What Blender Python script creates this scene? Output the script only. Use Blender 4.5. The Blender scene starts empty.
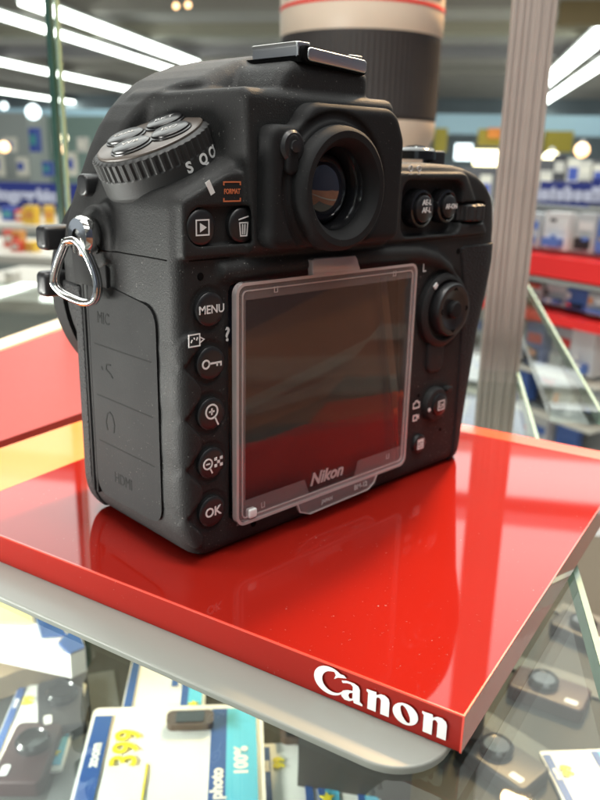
import bpy, bmesh, math, random
import numpy as np
from mathutils import Vector, Matrix
random.seed(7); np.random.seed(7)
S = bpy.context.scene
COL = S.collection

# ------------------------------------------------------------------ camera
CAM = Vector((-0.0929438, -0.1427394, 0.0964292))
az, pit, rol, FPX = 0.797829, 0.2950635, 0.0228469, 799.87
F = Vector((math.cos(az)*math.cos(pit), math.sin(az)*math.cos(pit), -math.sin(pit)))
R0 = F.cross(Vector((0, 0, 1))).normalized(); U0 = R0.cross(F)
R = R0*math.cos(rol)+U0*math.sin(rol); U = -R0*math.sin(rol)+U0*math.cos(rol)
cd = bpy.data.cameras.new('camera'); cam = bpy.data.objects.new('camera', cd); COL.objects.link(cam)
M = Matrix.Identity(4)
for i in range(3):
    M[i][0] = R[i]; M[i][1] = U[i]; M[i][2] = -F[i]; M[i][3] = CAM[i]
cam.matrix_world = M
cd.sensor_fit = 'VERTICAL'; cd.sensor_height = 32.0; cd.lens = FPX/800*32.0
cd.clip_start = 0.01; cd.clip_end = 200
cd.dof.use_dof = True; cd.dof.focus_distance = 0.172; cd.dof.aperture_fstop = 21.0
S.camera = cam

# ------------------------------------------------------------------ world + exposure
W = bpy.data.worlds.new('World'); S.world = W; W.use_nodes = True
W.node_tree.nodes['Background'].inputs[0].default_value = (0.80, 0.90, 1.0, 1)
W.node_tree.nodes['Background'].inputs[1].default_value = 0.5
S.view_settings.view_transform = 'Standard'; S.view_settings.look = 'None'
S.view_settings.exposure = 0.0; S.view_settings.gamma = 1.0
S.render.engine = 'CYCLES'
S.cycles.max_bounces = 10; S.cycles.transparent_max_bounces = 24

# store frame: v runs along the ceiling tubes, u to the right of it, origin at the camera
SA = math.radians(35.5)
SV = Vector((math.cos(SA), math.sin(SA), 0)); SU = Vector((math.sin(SA), -math.cos(SA), 0)); SZ = Vector((0, 0, 1))
def st(u, v, w): return CAM + SU*u + SV*v + SZ*w      # w measured from the camera's height
def ray(px, py): return (F + R*((px-300)/FPX) - U*((py-400)/FPX))
def onz(px, py, z):
    r = ray(px, py); return CAM + r*((z-CAM.z)/r.z)
def onv(px, py, v):
    r = ray(px, py); return CAM + r*(v/r.dot(SV))

def area(name, loc, target, sx, sy, power, col):
    l = bpy.data.lights.new(name, 'AREA'); l.shape = 'RECTANGLE'; l.size = sx; l.size_y = sy; l.energy = power; l.color = col
    o = bpy.data.objects.new(name, l); COL.objects.link(o); o.location = loc
    o.rotation_euler = (Vector(target)-Vector(loc)).to_track_quat('-Z', 'Y').to_euler(); return o
MID = (0.07, 0.02, 0.05)
area('showcase_light', st(-0.05, 0.10, 0.75), MID, 0.9, 0.10, 7.0, (1.0, 0.97, 0.92))
area('ceiling_light', st(0.3, -0.9, 1.6), MID, 1.6, 0.6, 10, (0.93, 0.97, 1.0))
area('store_fill', st(0, 5.5, 2.2), st(0, 5.5, 0), 9, 7, 620, (0.95, 1.0, 0.97))  # added fill above the view, brightens the far floor and goods
area('shelf_fill', st(-0.30, 0.10, -0.115), onz(150, 780, -0.135), 0.25, 0.03, 2.7, (1.0, 0.98, 0.93))  # added fill outside the frame, brightens the cards on the lower shelf
area('warm_lamp', st(0.16, 0.85, 0.62), (0.05, 0.04, 0.11), 0.10, 0.10, 22, (1.0, 0.62, 0.28))

# ------------------------------------------------------------------ materials
def mat(name, col, rough=0.5, metal=0.0, spec=0.5, coat=0.0, emit=None, es=0.0, bump=None, var=None, trans=0.0, alpha=1.0, sss=0.0, dust=None):
    m = bpy.data.materials.new(name); m.use_nodes = True
    nt = m.node_tree; b = nt.nodes['Principled BSDF']
    b.inputs['Base Color'].default_value = (*col, 1); b.inputs['Roughness'].default_value = rough
    b.inputs['Metallic'].default_value = metal; b.inputs['Specular IOR Level'].default_value = spec
    b.inputs['Coat Weight'].default_value = coat; b.inputs['Coat Roughness'].default_value = 0.03
    b.inputs['Transmission Weight'].default_value = trans; b.inputs['Alpha'].default_value = alpha
    if sss: b.inputs['Subsurface Weight'].default_value = sss; b.inputs['Subsurface Scale'].default_value = 0.004
    if emit: b.inputs['Emission Color'].default_value = (*emit, 1); b.inputs['Emission Strength'].default_value = es
    tc = nt.nodes.new('ShaderNodeTexCoord')
    if var:      # (scale, amount): slow mottling of the base colour
        n = nt.nodes.new('ShaderNodeTexNoise'); n.inputs['Scale'].default_value = var[0]; n.inputs['Detail'].default_value = 6
        nt.links.new(tc.outputs['Object'], n.inputs['Vector'])
        mx = nt.nodes.new('ShaderNodeMix'); mx.data_type = 'RGBA'
        mx.inputs[6].default_value = (*[c*(1-var[1]) for c in col], 1); mx.inputs[7].default_value = (*[min(1, c*(1+var[1])) for c in col], 1)
        nt.links.new(n.outputs['Fac'], mx.inputs[0]); nt.links.new(mx.outputs[2], b.inputs['Base Color'])
        rr = nt.nodes.new('ShaderNodeMapRange'); rr.inputs[3].default_value = max(0.02, rough-0.08*min(1, rough*3)); rr.inputs[4].default_value = min(1, rough+0.1*min(1, rough*3))
        nt.links.new(n.outputs['Fac'], rr.inputs[0]); nt.links.new(rr.outputs[0], b.inputs['Roughness'])
    if dust:     # (scale, threshold, amount): sparse pale specks lying on the surface
        n = nt.nodes.new('ShaderNodeTexNoise'); n.inputs['Scale'].default_value = dust[0]; n.inputs['Detail'].default_value = 3
        n2 = nt.nodes.new('ShaderNodeTexNoise'); n2.inputs['Scale'].default_value = 35; n2.inputs['Detail'].default_value = 4
        for q in (n, n2): nt.links.new(tc.outputs['Object'], q.inputs['Vector'])
        ma = nt.nodes.new('ShaderNodeMapRange'); ma.inputs[1].default_value = dust[1]; ma.inputs[2].default_value = dust[1]+0.06
        mb = nt.nodes.new('ShaderNodeMapRange'); mb.inputs[1].default_value = 0.42; mb.inputs[2].default_value = 0.70; mb.inputs[4].default_value = dust[2]
        mu = nt.nodes.new('ShaderNodeMath'); mu.operation = 'MULTIPLY'
        nt.links.new(n.outputs['Fac'], ma.inputs[0]); nt.links.new(n2.outputs['Fac'], mb.inputs[0]); nt.links.new(ma.outputs[0], mu.inputs[0]); nt.links.new(mb.outputs[0], mu.inputs[1])
        mz = nt.nodes.new('ShaderNodeMix'); mz.data_type = 'RGBA'; mz.inputs[6].default_value = (*col, 1); mz.inputs[7].default_value = (0.5, 0.48, 0.45, 1)
        if b.inputs['Base Color'].links: nt.links.new(b.inputs['Base Color'].links[0].from_socket, mz.inputs[6])
        nt.links.new(mu.outputs[0], mz.inputs[0]); nt.links.new(mz.outputs[2], b.inputs['Base Color'])
    if bump:     # (kind, scale, distance)
        n = nt.nodes.new('ShaderNodeTexVoronoi' if bump[0] == 'leather' else 'ShaderNodeTexNoise')
        n.inputs['Scale'].default_value = bump[1]
        nt.links.new(tc.outputs['Object'], n.inputs['Vector'])
        bp = nt.nodes.new('ShaderNodeBump'); bp.inputs['Strength'].default_value = bump[3] if len(bump) > 3 else 0.6; bp.inputs['Distance'].default_value = bump[2]
        nt.links.new(n.outputs[0], bp.inputs['Height']); nt.links.new(bp.outputs[0], b.inputs['Normal'])
    return m
def clear(name, tint, diff, dcol, boost=1.0, rough=0.02):
    """thin clear plastic or glass: mostly see-through, some haze, fresnel shine"""
    m = bpy.data.materials.new(name); m.use_nodes = True; nt = m.node_tree; nt.nodes.clear()
    out = nt.nodes.new('ShaderNodeOutputMaterial'); t = nt.nodes.new('ShaderNodeBsdfTransparent'); t.inputs[0].default_value = (*tint, 1)
    d = nt.nodes.new('ShaderNodeBsdfDiffuse'); d.inputs[0].default_value = (*dcol, 1)
    g = nt.nodes.new('ShaderNodeBsdfGlossy'); g.inputs['Roughness'].default_value = rough
    a = nt.nodes.new('ShaderNodeMixShader'); a.inputs[0].default_value = diff
    nt.links.new(t.outputs[0], a.inputs[1]); nt.links.new(d.outputs[0], a.inputs[2])
    fr = nt.nodes.new('ShaderNodeLayerWeight'); fr.inputs[0].default_value = 0.5
    pw = nt.nodes.new('ShaderNodeMath'); pw.operation = 'POWER'; pw.inputs[1].default_value = 5.0
    nt.links.new(fr.outputs['Facing'], pw.inputs[0])
    mm = nt.nodes.new('ShaderNodeMath'); mm.operation = 'MULTIPLY_ADD'; mm.inputs[1].default_value = 0.9*boost; mm.inputs[2].default_value = 0.04*boost; mm.use_clamp = True
    nt.links.new(pw.outputs[0], mm.inputs[0])
    z = nt.nodes.new('ShaderNodeMixShader'); nt.links.new(mm.outputs[0], z.inputs[0]); nt.links.new(a.outputs[0], z.inputs[1]); nt.links.new(g.outputs[0], z.inputs[2])
    nt.links.new(z.outputs[0], out.inputs[0]); return m

m_body = mat('magnesium_black_paint', (0.024, 0.024, 0.024), 0.55, spec=0.20, bump=('noise', 3000, 0.00018, 0.6), var=(60, 0.2), dust=(1700, 0.675, 0.55))
m_rub = mat('black_rubber_leather', (0.020, 0.020, 0.021), 0.62, spec=0.25, bump=('leather', 1500, 0.0003, 0.8), var=(50, 0.2))
m_soft = mat('soft_black_rubber', (0.014, 0.014, 0.0145), 0.66, dust=(1900, 0.69, 0.35), spec=0.18, bump=('noise', 1800, 0.00008, 0.4), var=(70, 0.25))
m_gloss = mat('gloss_black_plastic', (0.010, 0.010, 0.011), 0.16, spec=0.5, coat=0.4)
m_btn = mat('button_black_plastic', (0.016, 0.016, 0.017), 0.34, spec=0.5, bump=('noise', 1500, 0.00003, 0.3))
m_dial = mat('satin_black_dial_top', (0.085, 0.068, 0.056), 0.38, spec=0.7, bump=('noise', 2200, 0.00003, 0.4))
m_dbtn = mat('satin_black_button', (0.008, 0.008, 0.009), 0.30, spec=0.5)
m_knob = mat('knurled_black_plastic', (0.030, 0.030, 0.030), 0.50, spec=0.3, bump=('noise', 2600, 0.00005, 0.4))
m_white = mat('white_print', (0.80, 0.80, 0.78), 0.5)
m_grey = mat('grey_print', (0.42, 0.42, 0.41), 0.5)
m_orange = mat('orange_print', (0.62, 0.17, 0.07), 0.5)
m_dark = mat('recess_black', (0.005, 0.005, 0.005), 0.8, spec=0.05)
m_groove = mat('moulded_mark', (0.011, 0.011, 0.011), 0.7, spec=0.12)
m_chrome = mat('chrome', (0.78, 0.78, 0.77), 0.10, metal=1.0, bump=('noise', 300, 0.0002, 0.25))
m_steel = mat('brushed_steel', (0.70, 0.70, 0.69), 0.30, metal=1.0, bump=('noise', 1500, 0.00005, 0.3))
m_lcd = mat('lcd_glass', (0.008, 0.008, 0.010), 0.05, spec=0.35, coat=0.15)
m_lens = mat('eyepiece_glass', (0.012, 0.014, 0.022), 0.03, spec=1.0, coat=1.0)
m_clear = clear('clear_plastic_window', (0.94, 0.93, 0.93), 0.012, (0.7, 0.68, 0.68), 1.0)
m_frost = clear('frosted_plastic_border', (0.86, 0.84, 0.84), 0.17, (0.66, 0.60, 0.60), 1.0, 0.12)
m_edge = clear('clear_plastic_rim', (0.9, 0.87, 0.87), 0.36, (0.95, 0.86, 0.84), 2.4, 0.12)
m_red = mat('red_acrylic', (0.29, 0.012, 0.007), 0.035, spec=0.38, coat=0.0, dust=(1300, 0.70, 0.4), var=(14, 0.10))
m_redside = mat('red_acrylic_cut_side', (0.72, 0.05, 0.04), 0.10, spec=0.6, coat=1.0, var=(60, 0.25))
m_redrim = mat('red_acrylic_arris_glow', (0.75, 0.07, 0.045), 0.2, spec=0.6, coat=0.6)  # brighter than the block: edge glow put into the colour
m_glowy = mat('painted_orange_glow', (0.80, 0.23, 0.008), 0.2, coat=0.2, var=(18, 0.25))  # inner glow of the acrylic's left end, painted as base colour
m_glowr = mat('painted_vermilion_glow', (0.85, 0.10, 0.03), 0.15, coat=0.6, var=(18, 0.25))  # inner glow of the acrylic's back end, painted as base colour
m_plate = mat('grey_white_acrylic', (0.27, 0.28, 0.25), 0.35, spec=0.4, var=(9, 0.06))
m_cream = mat('cream_lens_paint', (0.66, 0.55, 0.44), 0.38, spec=0.5, var=(20, 0.05))
m_lensblk = mat('black_ribbed_rubber', (0.028, 0.024, 0.023), 0.6, var=(30, 0.2))
m_redring = mat('red_ring', (0.75, 0.05, 0.04), 0.4)
m_alu = mat('anodised_aluminium', (0.36, 0.30, 0.265), 0.42, metal=0.35, var=(40, 0.12))
m_glass = clear('showcase_glass', (0.86, 0.90, 0.88), 0.012, (0.35, 0.4, 0.37), 0.7)
m_gedge = mat('green_glass_edge', (0.02, 0.055, 0.042), 0.2, spec=0.6, var=(80, 0.3))
m_gedgel = mat('pale_green_glass_edge', (0.20, 0.30, 0.23), 0.2, spec=0.6, var=(80, 0.2))

# ------------------------------------------------------------------ object helpers
def tag(o, label=None, cat=None, group=None, kind=None):
    if label: o['label'] = label
    if cat: o['category'] = cat
    if group: o['group'] = group
    if kind: o['kind'] = kind
    return o
def thing(name, loc, label, cat, group=None):
    o = bpy.data.objects.new(name, None); COL.objects.link(o); o.location = loc; o.empty_display_size = 0.02
    return tag(o, label, cat, group)
def wloc(o):
    v = Vector((0, 0, 0))
    while o is not None: v = v + o.location; o = o.parent
    return v
def put(name, verts, faces, m, parent=None, smooth=False, loc=None):
    """verts in metres, world space; the object's origin goes to its parent's (or to loc)"""
    me = bpy.data.meshes.new(name); 
    if loc is not None: base = Vector(loc)
    elif parent is not None: base = wloc(parent)
    else: base = Vector((0, 0, 0))
    me.from_pydata([tuple(Vector(v)-base) for v in verts], [], faces); me.materials.append(m)
    if smooth:
        me.polygons.foreach_set('use_smooth', [True]*len(me.polygons))
    me.update()
    o = bpy.data.objects.new(name, me); COL.objects.link(o)
    if parent is not None: o.parent = parent; o.location = (0, 0, 0)
    else: o.location = base
    if smooth == 'auto':
        me.set_sharp_from_angle(angle=math.radians(38))
    return o
MMF = 0.001
def fr(O, A, B):
    """frame: origin (mm), u axis, v axis; w = u x v (outwards)"""
    A = Vector(A).normalized(); B = Vector(B).normalized(); N = A.cross(B)
    O = Vector(O)
    return lambda u, v, w=0.0: (O + A*u + B*v + N*w)*MMF
BACK = lambda y=0.0: fr((0, y, 0), (1, 0, 0), (0, 0, 1))     # looking at the back: u=x, v=z, w towards viewer (-y)
def rr(u0, u1, v0, v1, r, n=5):
    pts = []
    for cx, cy, a0 in ((u1-r, v0+r, -90), (u1-r, v1-r, 0), (u0+r, v1-r, 90), (u0+r, v0+r, 180)):
        for k in range(n+1):
            a = math.radians(a0+90*k/n); pts.append((cx+r*math.cos(a), cy+r*math.sin(a)))
    return pts
def round_poly(pts, rad, n=4):
    out = []
    for i in range(len(pts)):
        a, b, c = Vector(pts[i-1]), Vector(pts[i]), Vector(pts[(i+1) % len(pts)])
        d1, d2 = (a-b), (c-b); q = min(rad, d1.length*0.45, d2.length*0.45); p0, p1 = b+d1.normalized()*q, b+d2.normalized()*q
        for k in range(n+1):
            t = k/n; v = p0*(1-t)**2+b*2*t*(1-t)+p1*t*t; out.append((v.x, v.y))
    return out
def circ(cu, cv, ru, rv=None, n=40):
    rv = rv or ru
    return [(cu+ru*math.cos(2*math.pi*k/n), cv+rv*math.sin(2*math.pi*k/n)) for k in range(n)]
def prism(name, pts, w0, w1, frame, m, parent=None, bev=0.0, smooth='auto', loc=None):
    n = len(pts); cu = sum(p[0] for p in pts)/n; cv = sum(p[1] for p in pts)/n
    rings = [(0, w0)]
    if bev:
        for k in range(1, 4):
            a = math.pi/2*k/3; rings.append((bev*(1-math.cos(a)), w1-bev+bev*math.sin(a)))
        rings.insert(1, (0, w1-bev))
    else: rings.append((0, w1))
    # inward offset by vertex normals
    nor = []
    for i in range(n):
        a, b, c = pts[i-1], pts[i], pts[(i+1) % n]
        e1 = Vector((b[0]-a[0], b[1]-a[1])); e2 = Vector((c[0]-b[0], c[1]-b[1]))
        if e1.length < 1e-9: e1 = e2
        if e2.length < 1e-9: e2 = e1
        e = (e1.normalized()+e2.normalized()); e = e.normalized() if e.length > 1e-6 else e1.normalized()
        nor.append((-e.y, e.x))
    vs, fs = [], []
    for off, w in rings:
        for (p, q) in zip(pts, nor): vs.append(frame(p[0]+q[0]*off, p[1]+q[1]*off, w))
    for k in range(len(rings)-1):
        for i in range(n):
            j = (i+1) % n; fs.append((k*n+i, k*n+j, (k+1)*n+j, (k+1)*n+i))
    fs.append(tuple(range((len(rings)-1)*n, len(rings)*n))); fs.append(tuple(reversed(range(n))))
    return put(name, vs, fs, m, parent, smooth, loc)
def ringprism(name, outer, inner, w0, w1, frame, m, parent=None, smooth='auto'):
    n = len(outer); assert n == len(inner); vs, fs = [], []
    for pts, w in ((outer, w0), (outer, w1), (inner, w1), (inner, w0)):
        for p in pts: vs.append(frame(p[0], p[1], w))
    for k in range(4):
        for i in range(n):
            j = (i+1) % n; a, b = k*n, ((k+1) % 4)*n; fs.append((a+i, a+j, b+j, b+i))
    return put(name, vs, fs, m, parent, smooth)
def lathe(name, prof, frame, m, parent=None, n=64, smooth='auto', cu=0, cv=0, loc=None, rad=None):
    """prof: (radius, w) pairs about the frame's w axis through (cu,cv)"""
    vs, fs = [], []
    for (r, w) in prof:
        for k in range(n):
            a = 2*math.pi*k/n; q = r if rad is None else rad(r, w, k)
            vs.append(frame(cu+q*math.cos(a), cv+q*math.sin(a), w))
    for j in range(len(prof)-1):
        for k in range(n):
            l = (k+1) % n; fs.append((j*n+k, j*n+l, (j+1)*n+l, (j+1)*n+k))
    fs.append(tuple(range((len(prof)-1)*n, len(prof)*n))); fs.append(tuple(reversed(range(n))))
    return put(name, vs, fs, m, parent, smooth, loc)
def tube(name, pts, r, m, parent=None, closed=False, n=12, loc=None):
    P = [Vector(p)*MMF for p in pts]; r *= MMF; N = len(P); vs, fs = [], []
    up = Vector((0.3, 0.2, 0.93)); prev = None
    for i in range(N):
        if closed: d = P[(i+1) % N]-P[i-1]
        else: d = P[min(i+1, N-1)]-P[max(i-1, 0)]
        d.normalize()
        a = (prev if prev is not None else up); a = (a-d*a.dot(d)).normalized(); prev = a; b = d.cross(a)
        for k in range(n):
            t = 2*math.pi*k/n; vs.append(P[i]+a*(r*math.cos(t))+b*(r*math.sin(t)))
    for i in range(N if closed else N-1):
        for k in range(n):
            l = (k+1) % n; j = (i+1) % N; fs.append((i*n+k, i*n+l, j*n+l, j*n+k))
    if not closed: fs.append(tuple(reversed(range(n)))); fs.append(tuple(range((N-1)*n, N*n)))
    return put(name, vs, fs, m, parent, True, loc)
def bezier(pts, n=8):
    """Catmull-Rom through control points"""
    out = []
    P = [Vector(p) for p in pts]
    for i in range(len(P)-1):
        a = P[i-1] if i else P[i]*2-P[i+1]; b, c = P[i], P[i+1]; d = P[i+2] if i+2 < len(P) else P[i+1]*2-P[i]
        for k in range(n):
            t = k/n; out.append(0.5*((2*b)+(c-a)*t+(2*a-5*b+4*c-d)*t*t+(3*b-a-3*c+d)*t**3))
    out.append(P[-1]); return out
def strokes(name, lines, width, frame, m, parent, w0=0.0, w1=0.12):
    """2-D pen strokes as flat bars; lines = list of polylines"""
    vs, fs = [], []
    for pl in lines:
        P = [Vector(p) for p in pl]
        base = len(vs); N = len(P); cl = (P[0]-P[-1]).length < 1e-6 and N > 2
        if cl: P = P[:-1]; N -= 1
        for i in range(N):
            if cl: e1 = (P[i]-P[i-1]).normalized(); e2 = (P[(i+1) % N]-P[i]).normalized()
            else:
                e1 = (P[i]-P[i-1]).normalized() if i else (P[1]-P[0]).normalized()
                e2 = (P[i+1]-P[i]).normalized() if i < N-1 else e1
            e = e1+e2; e = e.normalized() if e.length > 1e-6 else e1
            s = min(1.6, 1/max(0.3, e.dot(e1))); q = Vector((-e.y, e.x))*(width/2*s)
            for w in (w0, w1):
                for sg in (-1, 1): vs.append(frame(P[i].x+q.x*sg, P[i].y+q.y*sg, w))
        for i in range(N if cl else N-1):
            a = base+4*i; b = base+4*((i+1) % N)
            fs += [(a+2, b+2, b+3, a+3), (a+1, a+3, b+3, b+1), (a, b, b+2, a+2), (a, a+1, b+1, b)]
        if not cl:
            a = base; b = base+4*(N-1); fs += [(a, a+2, a+3, a+1), (b, b+1, b+3, b+2)]
    return put(name, vs, fs, m, parent)
def text(name, s, size, frame, m, parent, w=0.05, th=0.08, bold=0.0, shear=0.0, sx=1.0, align='CENTER', wrap=None, space=1.0):
    cu = bpy.data.curves.new(name, 'FONT'); cu.body = s; cu.size = size; cu.align_x = align; cu.align_y = 'CENTER'
    cu.offset = bold; cu.shear = shear; cu.extrude = th/2; cu.resolution_u = 4; cu.space_character = space
    to = bpy.data.objects.new(name, cu); COL.objects.link(to)
    dg = bpy.context.evaluated_depsgraph_get(); dg.update(); me = bpy.data.meshes.new_from_object(to.evaluated_get(dg))
    vs = [tuple(v.co) for v in me.vertices]; fs = [tuple(p.vertices) for p in me.polygons]
    bpy.data.objects.remove(to); bpy.data.curves.remove(cu); bpy.data.meshes.remove(me)
    if wrap: V = [wrap(x*sx, y, z+w) for x, y, z in vs]
    else: V = [frame(x*sx, y, z+w) for x, y, z in vs]
    return put(name, V, fs, m, parent)

# ------------------------------------------------------------------ signed-distance modelling
def sdf_mesh(f, lo, hi, h):
    ax = [np.arange(lo[i], hi[i]+h, h, dtype=np.float64) for i in range(3)]
    X, Y, Z = ax[0][:, None, None], ax[1][None, :, None], ax[2][None, None, :]
    V = np.broadcast_to(f(X, Y, Z), (len(ax[0]), len(ax[1]), len(ax[2]))).astype(np.float32)
    ins = V < 0
    c = np.zeros([n-1 for n in V.shape], np.uint8)
    offs = [(i, j, k) for i in (0, 1) for j in (0, 1) for k in (0, 1)]
    sl = lambda o, n: slice(o, n-1+o)
    for o in offs: c += ins[sl(o[0], V.shape[0]), sl(o[1], V.shape[1]), sl(o[2], V.shape[2])]
    act = (c > 0) & (c < 8)
    I, J, K = np.nonzero(act); idx = -np.ones(act.shape, np.int64); idx[I, J, K] = np.arange(len(I))
    acc = np.zeros((len(I), 3)); cnt = np.zeros(len(I))
    for a in offs:
        for axis in range(3):
            if a[axis]: continue
            b = list(a); b[axis] = 1
            va = V[I+a[0], J+a[1], K+a[2]]; vb = V[I+b[0], J+b[1], K+b[2]]
            m = (va < 0) != (vb < 0); t = np.where(m, va/np.where(m, va-vb, 1), 0)
            p = np.array([a]*1, float).repeat(len(I), 0); p[:, axis] += t
            acc[m] += p[m]; cnt[m] += 1
    P = (acc/cnt[:, None] + np.stack([I, J, K], 1))*h + np.array([a[0] for a in ax])
    for _ in range(2):
        x, y, z = P.T; e = h*0.3; v = f(x, y, z)
        g = np.stack([f(x+e, y, z)-f(x-e, y, z), f(x, y+e, z)-f(x, y-e, z), f(x, y, z+e)-f(x, y, z-e)], 1)/(2*e)
        gl = np.maximum((g*g).sum(1), 0.25); st_ = np.clip(v/gl, -h*0.6, h*0.6); P = P-g*st_[:, None]
    faces = []
    for axis in range(3):
        u, w = [(1, 2), (2, 0), (0, 1)][axis]
        s0 = [slice(None)]*3; s1 = [slice(None)]*3
        s0[axis] = slice(0, -1); s1[axis] = slice(1, None)
        d = ins[tuple(s0)] != ins[tuple(s1)]
        N = [list(q) for q in np.nonzero(d)]; N = [np.array(q) for q in N]
        ok = (N[u] > 0) & (N[w] > 0) & (N[u] < V.shape[u]-1) & (N[w] < V.shape[w]-1)
        N = [q[ok] for q in N]
        def cell(du, dw):
            q = [a.copy() for a in N]; q[u] = q[u]+du; q[w] = q[w]+dw; return idx[q[0], q[1], q[2]]
        a, b, c_, d_ = cell(-1, -1), cell(0, -1), cell(0, 0), cell(-1, 0)
        inn = ins[N[0], N[1], N[2]]
        q = np.stack([a, b, c_, d_], 1); q[~inn] = q[~inn][:, ::-1]; faces.append(q)
    Fa = np.concatenate(faces); Fa = Fa[(Fa >= 0).all(1)]
    return P, Fa
def put_np(name, P, Fa, m, parent):
    base = np.array(wloc(parent)); P = P*MMF-base
    me = bpy.data.meshes.new(name); me.vertices.add(len(P)); me.vertices.foreach_set('co', P.astype(np.float32).ravel())
    me.loops.add(Fa.size); me.loops.foreach_set('vertex_index', Fa.astype(np.int32).ravel())
    me.polygons.add(len(Fa)); me.polygons.foreach_set('loop_start', np.arange(0, Fa.size, 4, dtype=np.int32))
    me.polygons.foreach_set('loop_total', np.full(len(Fa), 4, np.int32)); me.polygons.foreach_set('use_smooth', np.ones(len(Fa), bool))
    me.update(calc_edges=True); me.validate(); me.materials.append(m)
    o = bpy.data.objects.new(name, me); COL.objects.link(o); o.parent = parent; return o
mn, mx_ = np.minimum, np.maximum
def smin(a, b, k): h = np.clip(0.5+0.5*(b-a)/k, 0, 1); return b+(a-b)*h-k*h*(1-h)
def smax(a, b, k): return -smin(-a, -b, k)
def box(x, y, z, x0, x1, y0, y1, z0, z1, r):
    qx = np.abs(x-(x0+x1)/2)-(x1-x0)/2+r; qy = np.abs(y-(y0+y1)/2)-(y1-y0)/2+r; qz = np.abs(z-(z0+z1)/2)-(z1-z0)/2+r
    return np.sqrt(mx_(qx, 0)**2+mx_(qy, 0)**2+mx_(qz, 0)**2)+mn(mx_(qx, mx_(qy, qz)), 0)-r
def rect2(u, v, u0, u1, v0, v1, r):
    qx = np.abs(u-(u0+u1)/2)-(u1-u0)/2+r; qy = np.abs(v-(v0+v1)/2)-(v1-v0)/2+r
    return np.sqrt(mx_(qx, 0)**2+mx_(qy, 0)**2)+mn(mx_(qx, qy), 0)-r
def lin(t, xs, ys): return np.interp(t, xs, ys)

# dial frame (tilted, leaning out to the left)
DC = Vector((17.0, 21.5, 99.9)); DN = Vector((-0.435, -0.01, 0.925)).normalized()
DA = (Vector((1, 0, 0))-DN*DN.x).normalized(); DB = DN.cross(DA)

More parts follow.
